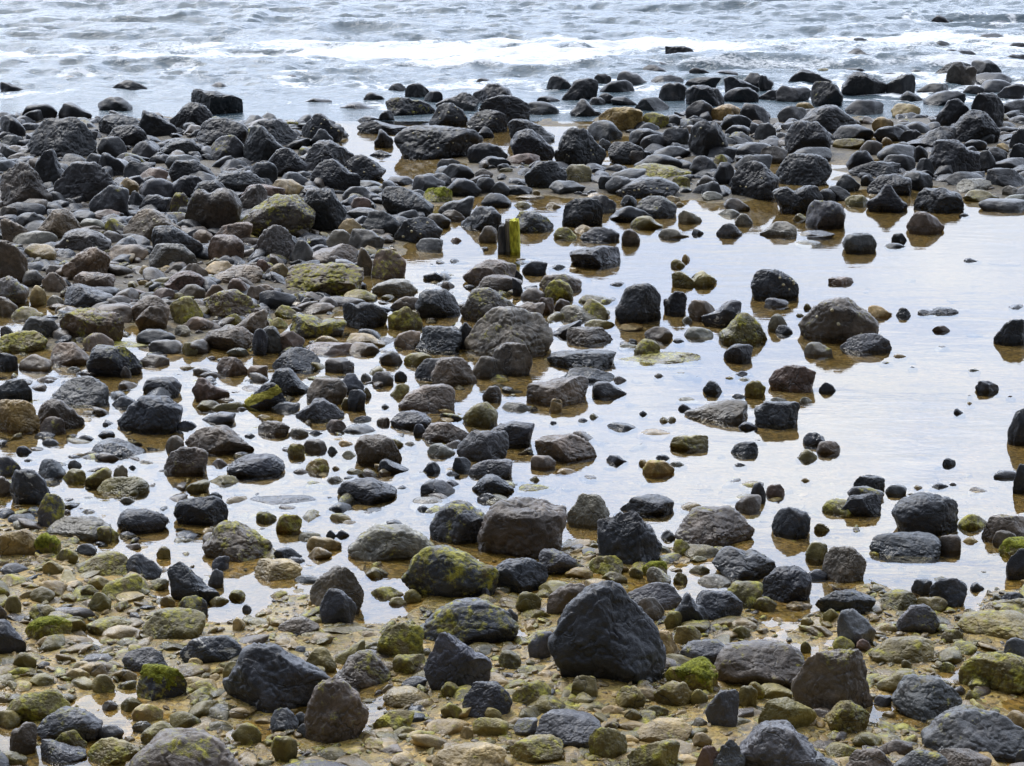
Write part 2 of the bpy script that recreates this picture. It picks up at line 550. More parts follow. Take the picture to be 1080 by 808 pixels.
def fit_stone(P, box, zg0, ratio, bury_min=0.0):
    """scale and place a unit stone so that what shows of it above the ground fills the box the photograph gives it"""
    x0, y0, x1, y1 = box
    g = unproject((x0 + x1) / 2, y1, 0.0)
    zg = zg0 if zg0 is not None else float(max(-0.024, ground_height(g[0], g[1])))
    g = unproject((x0 + x1) / 2, y1, zg)
    dist = math.hypot(g[1], CAM_H - zg)
    sx = (x1 - x0) / 2 * dist / F_PX
    hh = (y1 - y0) * dist / F_PX
    pit = math.asin((CAM_H - zg) / dist)
    sy = min(sx * ratio * 2, 0.62 * hh / math.sin(pit))
    H = hh * 0.8
    c = np.array([g[0], g[1] + sy * 0.6, zg])
    for it in range(6):
        V = P * (sx, sy, H) + c
        vis = V[:, 2] > zg + 0.002
        if vis.sum() < 8:
            H *= 1.5
            continue
        px, py, dp = project(V[vis])
        a0, a1, b0, b1 = px.min(), px.max(), py.min(), py.max()
        c[0] += ((x0 + x1) / 2 - (a0 + a1) / 2) * dist / F_PX
        sx *= float(np.clip((x1 - x0) / max(a1 - a0, 1e-3), 0.6, 1.6))
        cur = b1 - b0
        f = (y1 - y0) / max(cur, 1e-3)
        H *= float(np.clip(f ** 1.2, 0.5, 1.8))
        if H < hh * 0.35:
            H = hh * 0.35
            sy *= 0.85
        c[1] += (b1 - y1) * dist / F_PX / math.sin(pit) * 0.9
    return P * (sx, sy, H) + c, zg, sx, sy, H, c


# ------------------------------------------------------------------ the rocks as read off the photograph
ROCKS = """
@ 0 0
458 325 600 378 k 2689752 | domed black rock alone in the shallow surf, largest of the few off the dark bank | the domed surf rock
345 330 450 348 k 3899642
252 305 345 328 k 2798531
690 285 765 303 k 3799864
0 333 110 382 k 98531
397 392 540 460 k 5799863
90 422 235 490 k 38999974
237 415 375 490 k 4998642
840 333 970 376 k 2698432
728 345 830 372 g 3799864
775 360 990 475 k 6988775
690 415 865 530 k 2479985
565 447 720 560 k 498876542
400 462 600 560 g 2479998752
795 478 1012 590 k 3689999875 | broad smooth black boulder capping the bank where the calm channel begins | the broad bank-capping boulder
0 470 105 560 k 999863
110 475 395 640 k 2468999998753 | big dark dome-backed boulder on the seaward rim of the left bank | the big dome-backed rim boulder
@ 270 0
-28 485 170 590 k 389999752
105 303 195 337 k 3699752 | small pointed black rock standing alone in the greenish wave wash | the lone pointed wash rock
50 338 135 358 g 3799853
175 398 310 427 k 1358765
335 415 490 453 k 25899643
437 375 525 420 k 48998763
525 395 730 478 k 799999887641 3 | flat-topped dark rock with an olive weedy underside at the channel's seaward mouth | the weedy flat-topped rock
605 338 712 412 k 589998752 | round ball-like black boulder perched above the weedy flat-topped rock | the ball-like boulder
535 338 615 384 g 3799974
683 370 760 425 k 489999
703 418 862 515 k 24689997642 0 L | smooth domed black boulder freckled with pale limpets above the calm channel | the limpet-freckled dome
730 375 908 460 g 3567899998
895 317 970 360 k 5999863
880 338 1042 432 k 4567999874
855 445 1025 540 k 3689999875 0 L
905 385 1117 505 k 357899998
185 460 360 565 k 2579986553 0 L | pointed black boulder like a shark fin by the calm channel, limpets on its flank | the fin-shaped boulder
410 470 510 505 k 3799864
500 447 565 498 k 4899986
410 488 655 548 k 489976555433
560 508 925 648 k 589999999987 1 L | long massive black boulder lying flat beside the calm channel, dotted with limpets | the long massive boulder
@ 540 0
605 122 700 158 k 2799763 | small rounded rock farthest out in the foam beyond the big surf block | the farthest foam rock
622 187 742 260 k 599999988 | big blocky black rock standing out alone in the white surf | the big surf block
145 190 280 228 k 24678985
253 183 305 205 k 8973
865 242 950 280 k 2799863
770 178 860 190 g 3799853
480 245 548 272 k 2599752
577 250 672 292 k 79987642
520 262 635 308 k 48999763
140 308 245 382 k 4899998752
200 315 352 420 k 235899998 | steep-sided black rock leaning over the seaward end of the calm channel | the steep leaning rock
630 290 720 318 k 3899985
720 275 815 320 k 799988653
815 285 920 325 k 3799987
415 287 570 370 g 2489998875421
357 325 500 393 k 25899999875
565 303 700 355 k 489999875
700 312 850 360 k 67999998
860 310 1005 390 k 999876543 | black wedge of rock sloping down toward the sea side of the golden rock | the black wedge
940 295 1065 375 k 369987654
590 335 712 425 k 257899987
705 345 865 440 k 78999998876 | broad squarish black boulder on the back bank, flat-faced | the broad squarish boulder
860 355 1005 425 k 46899975
330 300 405 362 k 4899986
235 402 362 480 k 2479975321
310 395 380 438 k 4899975
350 378 425 430 k 5899864
402 393 515 438 k 8999876
350 433 533 530 y 2468999988 2 | rust and ochre stained boulder at the head of the calm channel | the ochre-stained boulder
500 395 640 460 k 2589999752
522 455 640 520 o 5999876 6
705 407 820 490 k 599999876
808 422 940 500 y 3678999876 | crumbly golden yellow rock among black boulders on the back bank | the golden back-bank rock
925 418 1050 510 k 4899998875
715 480 800 520 k 4899986
855 465 995 540 k 3799998752
40 412 192 475 k 48999863 1
100 390 200 425 k 4899863
1000 365 1090 415 k 2468999
@ 800 0
110 198 190 222 k 4899863
380 152 490 190 k 489987421 | low humped grey-black rock out in the surf behind a darker one | the low humped surf rock
357 195 483 240 k 379975432
700 62 775 102 k 3699863 | pointed rock farthest out to sea, waves breaking round it | the farthest pointed sea rock
760 80 820 100 k 5899753
625 90 700 103 k 2588876
900 83 1015 106 k 1358999
875 135 1030 180 k 358999742
705 165 795 208 k 3799864
750 198 895 250 k 69997888863 | two-humped black rock at the water's edge in front of the open surf | the two-humped shore rock
1015 173 1090 202 k 4899999
988 220 1090 278 k 69999
700 250 870 330 k 24689998
760 250 890 365 b 1479998887 | olive-brown fin of rock wedged between two smooth black boulders near the surf | the olive-brown fin rock
865 243 990 310 k 89999752
880 295 1030 350 k 58999975
890 322 1050 395 k 4689999864
265 252 400 282 k 4899953
225 277 330 315 o 4899875 3
345 275 440 305 k 4899974
120 280 300 355 k 369987543
335 290 525 400 k 2479987654 | large pale-topped charcoal boulder peaked in the middle of the back bank | the large peaked bank boulder
515 300 640 400 k 56789998 2 | dark rough rock crusted with barnacles beside the large peaked bank boulder | the barnacle-crusted rock
470 295 570 320 k 4799985
610 282 680 305 k 3799864
210 330 345 440 k 49999988754 2
70 348 215 420 g 59988887
0 305 55 385 k 99864
640 338 775 395 k 3699998
670 368 845 440 k 257899998
575 370 675 420 k 37987532
825 348 920 400 k 4899987
720 400 860 515 k 35679999875
845 375 1000 520 k 2489999764
765 445 985 590 k 2468999864 | big smooth grey-black boulder with a rounded peak, front row of the back bank | the smooth round-peaked boulder
350 405 510 470 k 4789999987
537 420 660 480 t 489999876 2
150 415 230 460 y 4899975
75 430 195 500 g 36899987
150 425 400 540 k 1357999653
460 475 550 530 t 37999875 | round tan rock tucked among black boulders on the back bank | the round tan rock
965 340 1090 410 k 1478999
965 405 1100 480 k 3689999
@ 0 120
0 85 105 135 g 78999875 1
0 130 75 185 g 99864
190 60 400 170 k 5799998
0 20 105 110 k 9998753
395 92 518 175 k 4899999864
430 45 600 130 k 2589999864
535 110 640 180 g 3799864
645 100 830 175 g 3579999998642
135 143 272 290 k 257999642 | angular black boulder with one sharp peak behind the smooth grey-blue whale-back | the sharp-peaked bank boulder
0 195 215 380 b 7889999875421 | large rough brown-stained boulder cut by the left edge of the bank | the brown-stained edge boulder
215 193 488 360 g 4789999987542 | very large smooth grey-blue boulder, whale-backed, on the left bank | the grey-blue whale-back
345 160 450 240 g 499875
400 158 505 250 k 49987653
495 165 615 205 k 289987642
500 190 620 270 k 4799987
560 220 685 285 r 2799986
600 165 700 215 g 4899986
670 165 815 225 g 3799998764
685 185 875 285 k 479999987642 | round smooth black boulder, ball-topped, in the middle of the left bank | the round black bank boulder
855 85 1010 195 g 578999864 3
870 230 1080 315 g 58999865
565 262 715 345 g 3689999874
700 250 850 345 k 4799999864
775 270 965 375 k 358999986542
480 258 565 325 t 389875
360 288 525 415 g 2567899998 1
525 312 585 375 k 4899864
565 328 698 405 k 279999888 | small cube-like dark block in front of the round black bank boulder | the cube-like block
690 320 765 400 b 3699975 5
750 300 985 478 b 134699988999986 2 | large craggy brown boulder with a mossy foot in the left bank | the craggy brown boulder
965 285 1090 400 b 3578999
365 388 490 440 r 2789976
500 385 740 510 b 14789998765432 1 L | brown dome dotted with limpets, in front of the grey-blue whale-back | the brown limpet dome
150 385 345 510 b 2457999987531 | pale brown smooth boulder sloping up to a blunt top, on the left bank | the blunt pale-brown boulder
55 400 185 468 g 3799976
105 358 250 405 g 4899987
45 345 195 412 b 3579998
0 375 70 430 b 99986
0 425 130 530 b 9987653
50 475 235 545 l 3788999985
220 465 455 570 g 24789998754 1 L | dome-shaped grey boulder freckled with moss specks, left part of the bank | the freckled grey dome
320 425 430 490 l 4899986
425 425 530 497 g 5997542 6
615 453 830 585 k 5999998765421 | dark boulder with one sheer pale left face in the left bank | the sheer-faced boulder
865 440 1030 525 b 35789998
845 490 995 600 r 489999986
785 470 870 525 b 4899975
@ 270 120
-55 45 140 200 k 37999875432 | tall steep black boulder rising from the left bank beside the fin-shaped boulder | the tall steep boulder
480 62 560 138 k 24998653
150 98 225 132 k 4899863
220 60 315 135 k 2468998653
460 147 552 180 k 2589753 | small dark pointed rock alone in the calm channel beside the long massive boulder | the small channel rock
860 118 1025 200 k 489999988642
905 172 1040 217 k 2589877652
900 52 970 100 k 3699864
190 105 400 230 g 24689998754 | wide grey dome behind the fin of the channel, smooth and matt | the wide grey dome
35 138 215 248 k 146899987542
345 165 530 273 k 27899987643 0 L | dark hump-backed boulder touching the landward end of the calm channel | the hump-backed boulder
220 182 425 308 k 3689998765542 | rough rugged black boulder in front of the wide grey dome | the rugged black boulder
-30 195 90 290 k 4999986
85 235 215 305 k 3699864
-60 285 120 362 r 3799876
60 265 200 340 t 38999755
-95 325 245 495 b 1246789999865 4 | big cracked grey-brown boulder with a moss-green end, the largest of the left bank | the big cracked boulder
195 300 370 475 k 799999754 | tall angular black boulder pressed against the big cracked one's mossy end | the tall angular boulder
350 295 490 358 g 3689998642
380 270 525 312 g 4789999864
525 253 640 292 g 3699999864
635 248 770 318 g 389999765
510 293 725 418 k 799998876542 | charcoal boulder split by a fine crack, shaped like a wedge | the split charcoal wedge
680 298 800 358 o 38999986 9 | small bright green moss-covered mound among dark rocks behind the still pool | the bright green mound
768 262 917 335 k 2589998742
700 240 795 292 k 4799986
735 183 830 225 g 3899986
748 203 890 275 k 26899998753
890 222 965 258 b 4799864
890 258 975 320 g 3899986
950 275 1035 334 g 2589864
740 335 888 422 g 35677899 1
385 338 470 392 r 4899986
360 380 515 432 g 3689999864
430 393 585 493 k 3699998764
560 418 760 528 k 24789998754 1 L | rounded dark boulder at the pool's edge between the stake and the bank | the pool-edge boulder
375 468 525 550 g 299998653
680 405 795 470 b 4799975
750 390 855 440 b 389999743
915 322 1040 383 k 37999863
833 375 1000 478 k 12458999986 | sharp-nosed dark wedge boulder just behind the wooden stake | the sharp-nosed wedge
905 455 982 525 b 2699986
650 505 762 565 g 4899998
790 503 838 530 r 3799864
-10 450 165 605 g 257999876 | smooth grey shoulder-shaped boulder in front of the big cracked one | the grey shoulder boulder
335 425 430 492 t 3799975
285 470 400 542 l 38999864
@ 540 120
-20 20 175 122 k 79999876431
-10 60 175 190 k 5899987542 | blunt black boulder at the right end of the long massive boulder | the blunt black boulder
170 55 385 218 k 2478999986542 0 L | big black boulder with a blunt pyramid top and limpets, centre of the far bank | the pyramid-topped boulder
305 25 450 114 k 38999998642
350 100 405 150 g 4899875
390 112 570 207 k 59999875543
470 142 550 203 b 48999864
475 58 610 127 k 3789999876
520 83 635 147 k 3689999864
608 58 722 137 k 48999998
715 27 880 168 k 27899999863 0 L | tall egg-shaped black boulder standing on the far bank behind the pool | the tall egg boulder
845 3 995 78 k 2799998752
865 45 970 98 k 3799986
985 35 1075 105 g 4899986
570 130 730 192 k 36789999864
495 165 695 232 k 13589998764
490 200 730 262 o 589998776432 4
385 222 545 277 g 2468999
350 253 420 302 k 4899986
378 253 490 314 g 3799986
420 257 682 345 k 125789999875 0 L | long low black boulder like a seal's back at the pool's far shore | the seal-backed boulder
640 255 725 307 o 4899986 5
720 170 835 250 k 3699998754
820 165 880 207 o 4899864 6
795 132 915 182 k 3799998
900 115 1060 187 k 2689999987
905 165 1060 242 k 3799999
890 190 1090 348 k 259999998765 0 L | huge upright black boulder at the pool's far edge, broadest of the far bank | the huge upright boulder
820 195 905 285 k 3699986
750 250 840 312 b 3699863
770 315 860 350 l 37999863
860 343 970 402 b 489997642
905 405 980 460 l 2799863
835 388 930 425 l 2799974
830 445 938 505 g 25899742 | pointed pale-grey stone alone in the pool off the far bank | the pointed pool stone
730 468 780 502 k 4899864
595 465 720 512 l 28998532
445 468 522 535 b 38998752
675 392 775 447 l 699875421
480 415 615 472 o 248999642 3
500 333 672 427 g 3789999765 2
395 375 575 442 k 24789987642
440 330 510 380 k 2699864
620 333 685 358 t 3799864
665 358 703 380 t 3799864
203 340 375 462 k 789999999988 | cube-shaped black block standing in the pool, flat on top | the black cube block
300 330 425 405 g 4789999764 2
168 462 265 517 o 4899953 5
275 460 438 527 k 379999998865 | low loaf-shaped dark rock in the water in front of the black cube block | the loaf-shaped rock
250 450 330 490 t 3799864
0 395 170 487 g 79999987641 3 | flat grey rock with a mossy back edge beside the stake's yellow face | the flat rock by the stake
5 355 85 388 o 38964 2
135 360 200 390 t 3799864
10 328 135 352 t 3899862
-30 290 85 327 k 4899975
50 190 225 302 k 2568999998765 | angular dark rock with a rust-brown top at the pool's far corner | the rust-topped angular rock
-20 160 115 207 r 3689986
215 205 325 277 o 3799987 2
150 270 300 322 g 3799999864
300 320 405 347 t 2589987532
85 310 115 330 t 4899864
@ 800 120
105 27 300 162 k 4899999998765 | wide flat-topped black block upright on the far bank | the wide flat-topped block
0 130 120 202 b 39999876
0 100 110 137 g 4899987
65 160 300 293 k 2589999999874 | bulky rounded black boulder with a wrinkled face in the far bank's front rows | the bulky wrinkled boulder
130 135 300 200 k 368999998
300 42 470 112 k 2589999874
300 100 430 142 o 3689999 2
410 108 505 167 b 3799986
500 95 545 130 t 4899864
465 50 610 114 k 37899986
355 148 485 237 k 2589998642
480 122 640 197 k 2578999998
365 192 580 257 k 135789998877
500 165 640 232 k 389999875
575 65 670 120 k 4899975
595 50 805 152 k 12346789998 | long black wedge rising to a ridge in the far bank's middle | the long ridge wedge
690 103 905 248 k 2999999866555 | large black boulder split in two by a deep crack | the deeply cracked boulder
640 180 715 252 k 4899975
630 130 690 192 k 4899864
755 235 925 292 k 2689999864
805 262 948 312 l 489999986 | smooth rounded pale-grey cobble lying at the foot of the deeply cracked boulder | the smooth pale cobble
835 105 930 152 k 3799986
890 148 965 232 k 48999864
925 135 1015 192 k 4999986
925 220 1090 297 k 4899999999
960 118 1020 152 t 3799864
940 178 1085 232 k 2468999
1020 60 1090 137 k 36999
1020 120 1090 187 k 48999
800 60 965 127 k 589999987
990 292 1067 330 l 2799853 | small nearly white stone lying on the far shore of the pool | the nearly white stone
830 308 980 362 o 2799987431 2
895 343 1100 404 g 5899999987
1000 328 1090 350 l 37999
630 300 838 402 k 247999998875 | low black dome with a reflection in the pool, right of the heart-shaped one | the low reflecting dome
575 232 710 312 k 58999886
440 243 625 332 k 2479999988
438 285 608 402 k 2457997532 | heart-shaped pointed black rock mirrored in the far edge of the pool | the heart-shaped rock
315 245 415 317 k 69998642
415 248 480 292 k 4899864
270 293 375 357 g 489999864
350 330 450 384 o 58999974 1
55 290 275 407 k 789878999862 | black two-humped boulder with a notch in its top at the far pool edge | the notched boulder
240 305 320 362 k 4999864
190 350 355 467 g 37999999874 2 | mottled round grey-olive boulder standing in the far edge of the pool | the mottled round boulder
5 437 158 507 l 125799987 | light-grey sloping stone in shallow water in front of the notched boulder | the light-grey sloping stone
158 473 312 507 g 2899998652
145 513 260 545 l 2799974
600 397 757 492 b 25899987643 | brownish smooth dome in the pool in front of the low reflecting dome | the brownish pool dome
340 483 482 568 g 489999984 | isolated round-topped grey rock in the pool off the mottled round boulder | the isolated grey round
540 485 605 530 k 4899975
510 525 600 555 g 3899974
815 403 860 425 g 3799864
140 405 200 440 o 3799864
@ 0 240
-20 55 115 217 b 99998765 | large plain brown-grey boulder cut by the photo's left edge beside pale mossy stones | the plain edge boulder
95 65 230 140 t 589999875 2
250 78 450 204 b 2457899875 | big angular brown-grey boulder with a slanting ridge, in front of the freckled grey dome | the slant-ridged boulder
440 68 605 142 b 4899999875
605 63 805 167 g 4899998654 | dark angular boulder below the sheer-faced one on the left bank | the dark low-angled boulder
90 172 175 237 g 4899975
170 180 280 262 b 4899863
295 178 470 267 b 2799998887
260 228 465 328 k 2999876554
-20 195 120 317 g 89998765 3
-20 280 75 362 b 99864
120 235 190 322 t 3799864 3
190 275 260 317 l 3799864
45 320 180 382 o 3799864 3
365 310 540 377 b 3799999853
240 325 505 453 b 7999999888876 4 | long brown block with a green mossy front on the left bank's landward side | the long mossy-fronted block
505 250 595 282 r 3799864
470 275 540 312 r 4899864
620 245 720 297 r 4899986
665 175 850 252 r 13689998753
725 230 838 292 b 3699975
565 152 615 190 t 3699864
530 275 720 382 b 2469999875
550 315 690 418 b 2689998 1 | pale leaning triangular stone between the mossy block and a round green-topped one | the leaning triangular stone
690 282 828 390 o 48999998753 5 | rounded stone with a yellow-green mossy crown on the left bank | the green-crowned round stone
835 232 925 312 b 3799975
830 135 960 197 t 489999975
745 145 850 217 b 489975
870 150 1070 227 b 2457899986
925 205 1010 267 r 3699864
830 250 1060 362 b 2457899987631 4 | wide brown stone with moss patches on its sloping right end | the wide moss-patched stone
1000 235 1085 302 b 3799986
1035 125 1095 187 r 4899975
910 350 985 402 o 4899975 8
950 330 1090 437 b 1357899
710 397 775 438 l 4899984 | small round pale-grey pebble beside the bright water inlet, left bank | the small pale pebble
745 362 870 417 b 3799864 2
555 412 715 480 k 37999876
605 455 745 512 g 4899999985
740 465 805 522 o 4899864 1
810 398 1035 503 b 247899999875 | big flattened brown-grey boulder at the pool's near-left shore | the flattened shore boulder
1025 410 1090 522 k 4899987
335 428 465 507 b 48999865 2
420 462 605 502 o 3899986 7
350 475 580 607 k 379999999887 3 | broad dark boulder with moss along its top beside the bright inlet | the moss-topped inlet boulder
560 515 690 572 b 4899875
205 465 370 567 b 4999997642 | dark brown wedge-sided block standing at the edge of the brown water | the wedge-sided block
75 515 215 592 b 278998764
-15 510 75 587 k 999987
-20 418 195 514 o 3578999975 6 | large low tan-green mossy rock at the left shore | the low tan-green rock
85 360 240 457 g 379999875 2
0 400 55 452 g 8999864
270 565 330 592 l 3799864
920 488 1015 525 l 3799875
725 562 795 585 t 3799864
880 525 1012 607 b 37999998642 | smooth brown hump standing in the bright inlet water | the smooth inlet hump
1005 560 1090 607 b 4899999
490 565 535 612 g 4899864
@ 270 240
145 50 235 140 g 3799864
200 65 415 152 b 2467999
120 140 440 263 b 8999999999998 5 | long brick-shaped brown rock with green weed on its lower half | the brick-shaped rock
0 128 65 192 r 899864
55 145 132 212 t 4899975
410 80 475 192 b 2699864
470 85 612 217 b 68999875 4 | pale-topped sloping boulder with a mossy foot at the pool's left shore | the mossy-footed slope
470 208 660 282 l 36789999742 | flat light-grey slab leaning at the pool's left shore | the light-grey leaning slab
750 217 808 255 b 3799864
645 248 835 368 k 389999875 | dark angular boulder with a broad flat front at the left shore of the open pool | the broad-fronted boulder
545 280 665 347 b 3689998
535 320 680 420 o 5789999 5
352 303 537 415 k 8998999875 | smooth blue-black boulder with a wavy top, glossy among brown rocks | the smooth blue-black boulder
265 278 450 322 g 489988765
350 250 495 307 o 3799864 4
180 305 320 352 b 3799986
10 255 165 327 k 2799875
0 230 90 292 b 8999864
75 315 165 372 o 3799864 7
135 350 370 447 g 4899875766 5 | grey ridged slab draped with yellow-green weed behind a white puddle | the weed-draped slab
50 365 130 412 o 4899864 7
0 400 130 512 g 3799642
-10 330 55 432 b 999853
65 420 200 512 r 2478999875
200 465 400 528 r 99999998
235 440 335 482 y 3799864 6
365 428 528 497 y 4899987543 2 | flat-topped pale yellow-green stone beside the water behind a brown oval one | the pale yellow-green stone
375 465 503 527 b 3799998753
65 485 262 592 k 248999876
280 528 400 592 g 4899999864
500 500 600 562 g 3699864 2
600 508 715 567 o 3799986
560 418 670 497 b 3799999
645 398 840 518 k 2589999987 | dark brown gable-shaped block among shore stones in the middle | the gable-shaped block
815 385 900 492 k 368998764 | small pointed blue-black stone beside the largest dome | the small pointed blue stone
840 128 1060 247 b 3578999987 2
890 190 1085 272 b 2489999875
830 243 1070 388 b 1479999876543 3 | round brown boulder with a green mossy skirt in the middle of the shore stones | the green-skirted boulder
845 320 1211 535 b 135789999998864 2 | largest smooth brown dome in the middle, mossy low on its face | the largest brown dome
960 465 1126 605 b 4789999987 | bluff-faced brown rock leaning on the front of the largest brown dome | the bluff-faced rock
880 522 985 617 b 3699987
710 525 900 650 b 3799999853 | angular tan-brown boulder with a flat top at the still water's edge | the angular tan-brown boulder
645 530 790 625 k 2589999986
@ 540 240
233 72 443 167 k 6789999999 | dark box-shaped rock with a vertical crack alone in open water | the cracked box rock
40 135 145 197 k 379998
147 148 220 177 k 2599742
0 170 45 225 k 99864
0 205 45 277 k 9864
110 188 285 267 b 27899998765 2
130 210 250 302 o 5899875 6 | round rock with a bright moss-green cap in the pool's middle | the moss-capped round
35 243 135 307 b 4799975
105 283 172 357 r 49998 | small angular orange-tan stone standing among brown rocks | the orange-tan stone
170 290 240 347 b 3799875
0 300 135 402 b 8889999
270 272 410 322 o 3799987642 3
285 290 400 377 o 499987643 6
195 312 345 390 l 58999875421 2 | pale olive rounded stone between mossy pool rocks | the pale olive stone
160 375 285 452 k 1256789
220 402 412 483 b 4899999986 | flat-topped brown loaf of rock lying in the middle of the pool | the flat brown loaf
290 372 420 417 o 3799986 3
418 225 607 388 k 2478999986 | big dark brown boulder with sharp facets in the middle of the pool | the faceted pool boulder
420 302 530 380 k 3799875
435 388 535 415 t 3799986
430 470 510 502 l 57899876
470 452 510 475 k 369875
495 452 605 533 o 3799975 5 | green-flecked hump of rock sitting on the long ragged ledge | the green-flecked hump
538 403 655 470 b 5999999864
652 450 703 480 k 4899864
615 258 713 357 k 56689997 | small steep dark rock mirrored in the pool beside the faceted boulder | the small steep rock
715 293 840 380 b 4899998765 1
770 293 935 407 k 124568999 0 W | slanting dark rock streaked with white on its upper edge | the white-streaked rock
690 360 735 395 l 3799864
700 403 820 462 l 38999875 1
840 345 1040 483 o 24467999876421 4 | rough shaggy brown-green rock in the middle of the pool | the shaggy brown rock
860 472 980 552 k 26899998 | small dark block in the water at the foot of the shaggy brown rock | the small dark foot block
648 175 835 248 o 799844899752 1 | two-humped tan stone lying low in open water | the two-humped tan stone
645 127 705 170 o 3799864
690 108 725 145 t 4899864
970 168 1168 296 k 4899998765 0 L | large black rock with three limpets alone in the right part of the pool | the three-limpet rock
1025 285 1125 332 g 3899875
1040 350 1120 425 l 4899864
140 495 425 583 k 47899999998 1 | long smooth grey-black log-shaped rock in front of the largest brown dome | the log-shaped rock
192 568 418 642 k 1489999765
400 505 770 575 o 344556678999 4 | long low ragged ledge of brown-green rock rising toward its right end | the long ragged ledge
580 595 620 620 l 4899864
@ 800 240
160 282 490 468 b 14689999987654 2 L | big smooth brown dome with moss on its waterline in the open pool | the open-pool dome
330 430 543 520 g 379999999876 | flat-domed grey-brown rock leaning against the front of the open-pool dome | the flat-domed neighbour
185 465 303 532 l 4799987654 2
445 315 545 377 t 8998642
558 325 620 375 k 4899984 | small round dark stone in the pool off the big dome's seaward end | the small round pool stone
645 322 815 370 g 69877999986 | low two-lobed grey-green stone awash in the right part of the pool | the two-lobed stone
703 398 780 434 b 48999864
842 428 915 447 g 2599753
712 480 777 505 g 3799864
545 513 607 542 t 4899864
605 565 650 585 g 3799864
850 575 905 600 l 4899864
280 198 393 242 r 58999986 | small reddish flat stone floating-looking in open water behind the big dome | the small reddish stone
835 123 910 150 k 7953
930 133 1070 155 t 13358875
955 372 1090 483 k 2589999 | black pointed rock mirrored in the pool at the far right side | the black mirrored point
70 395 140 447 k 4899864
182 308 217 342 o 4899864
150 348 188 374 o 3799864
490 545 550 567 o 3799864
@ 0 380
-20 75 132 173 k 8899998 | smooth blue-black rounded rock touching the golden one at the left edge | the smooth edge rock
212 62 445 193 g 358999987 1 | flat-topped dark grey boulder with greenish scuffs near the golden rock | the scuffed flat-topped boulder
-20 158 162 303 y 899999864 | golden yellow rounded rock at the left edge of the water | the golden edge rock
150 155 345 280 b 37999976421 | smooth brown-grey boulder between the golden rock and the still water | the smooth brown neighbour
160 228 270 307 b 489987 2
140 290 225 327 k 3799986
170 318 240 357 g 4899874
65 348 130 389 k 4899864
175 75 228 102 b 3799864
580 65 740 153 k 389999975 | round glossy black boulder just behind the big blue-grey loaf | the round glossy boulder
475 142 745 295 k 1257899999876 | big blue-grey loaf-shaped boulder in shallow water | the big blue-grey loaf
455 145 560 202 k 3799864
780 70 935 173 r 4986543 | reddish-brown angular rock with a broken pale face in the shallow water | the broken reddish rock
800 162 912 214 o 4899998642
995 90 1172 203 k 1467999863 0 S | dark rock crossed by one diagonal bright yellow lichen stripe | the yellow-striped rock
820 208 960 267 k 25789999
960 190 1010 220 b 4899864
752 262 1035 388 b 26899998765421 | long smooth brown-grey rock tapering toward the right in shallow water | the long tapering rock
672 305 750 382 b 3799986
665 350 848 473 b 27899987 2
922 378 1161 483 k 4799999999865 | wide smooth blue-black rock with a faint pale grain in the shallows | the wide blue-black rock
715 245 800 292 k 3699864
990 297 1047 329 k 4899864
372 315 595 410 k 37999876421 | smooth black teardrop rock lying in still shallow water on the left | the black teardrop rock
395 285 468 324 k 3799986
315 303 385 339 k 3799864
155 400 268 490 k 389998742 | small faceted dark rock standing by itself in white water on the left | the small faceted rock
265 385 340 417 k 4899864
275 405 335 452 g 4899864
255 440 352 507 o 4899986 6
345 435 455 524 o 35678997 5
460 425 520 487 l 3799864
392 472 610 568 o 257899999863 2 | speckled olive-grey rounded rock in a white puddle on the left | the speckled olive rock
483 555 550 592 l 3799864
315 555 400 584 g 3799864
545 405 645 442 l 3799864
520 425 560 457 k 3799864
40 440 205 583 k 27999998763 0 W | upright dark rock with pale worn patches on its face at the left | the pale-worn rock
-20 390 85 478 g 79999864 4
-20 470 50 553 b 99975
850 465 970 522 o 379999986 2
755 485 855 547 o 14678998 1
845 535 905 577 g 4899864
860 400 930 447 b 3799864
85 400 155 427 g 2599742
415 250 450 277 g 4899864
970 215 1080 242 t 3799864
@ 270 380
52 30 222 143 k 37999986421 | dark blue egg-shaped rock beside a rounded brown one in the shallows | the blue egg rock
205 70 372 183 b 37999999986 | round pinkish-brown boulder in the shallow middle stones | the pinkish round boulder
343 52 440 137 k 379998653
372 118 448 207 k 4999987 0 S
345 150 400 202 o 3799864 2
435 110 470 162 o 4899864
160 152 360 255 g 13569997642 | dark grey triangular rock in front of the pinkish round boulder | the grey triangular rock
62 168 180 222 g 358989
0 220 70 252 y 3799864
470 45 560 107 g 3799998
425 52 470 92 g 4899864
562 42 615 87 k 4899864
545 95 625 157 o 13699987 2
578 95 812 215 b 146789999987 | long pale brown-grey boulder lying smooth in the middle of the shallows | the long pale-brown boulder
508 178 545 207 g 4899864
545 202 715 288 k 3689999875 | dark cushion-shaped rock between two brown oblong boulders | the dark cushion rock
675 250 868 343 b 2478999999865 | brown oblong rock with a smooth back in the middle shallows | the brown oblong rock
640 258 690 312 k 4899864
490 232 545 277 b 6899985
395 225 470 260 g 3799986
285 240 370 297 b 3799987
8 245 138 315 b 7999999998 | small brown brick-like block in tea-coloured water | the small brown brick
130 275 215 322 l 3799986
205 283 275 320 k 4799864
350 260 490 312 g 2799999863
400 300 595 428 b 69999998532 | brown angular boulder with a sloping triangular front face in the shallows | the triangular-faced boulder
330 325 400 362 t 4899864
345 365 408 410 l 3799864
128 338 200 402 o 4899986 5
193 320 290 384 b 59999864
290 348 333 392 g 4899864
200 398 300 468 y 4899986 6 | small round yellow-green mossy stone in white water on the middle left | the small yellow-green stone
283 470 360 514 l 2899974
365 440 450 480 o 48999864 1
330 475 575 588 k 3899999987653 | rough dark brown boulder with a craggy face standing in amber water | the craggy amber-water boulder
495 400 625 467 k 378765432
495 440 550 472 t 3799864
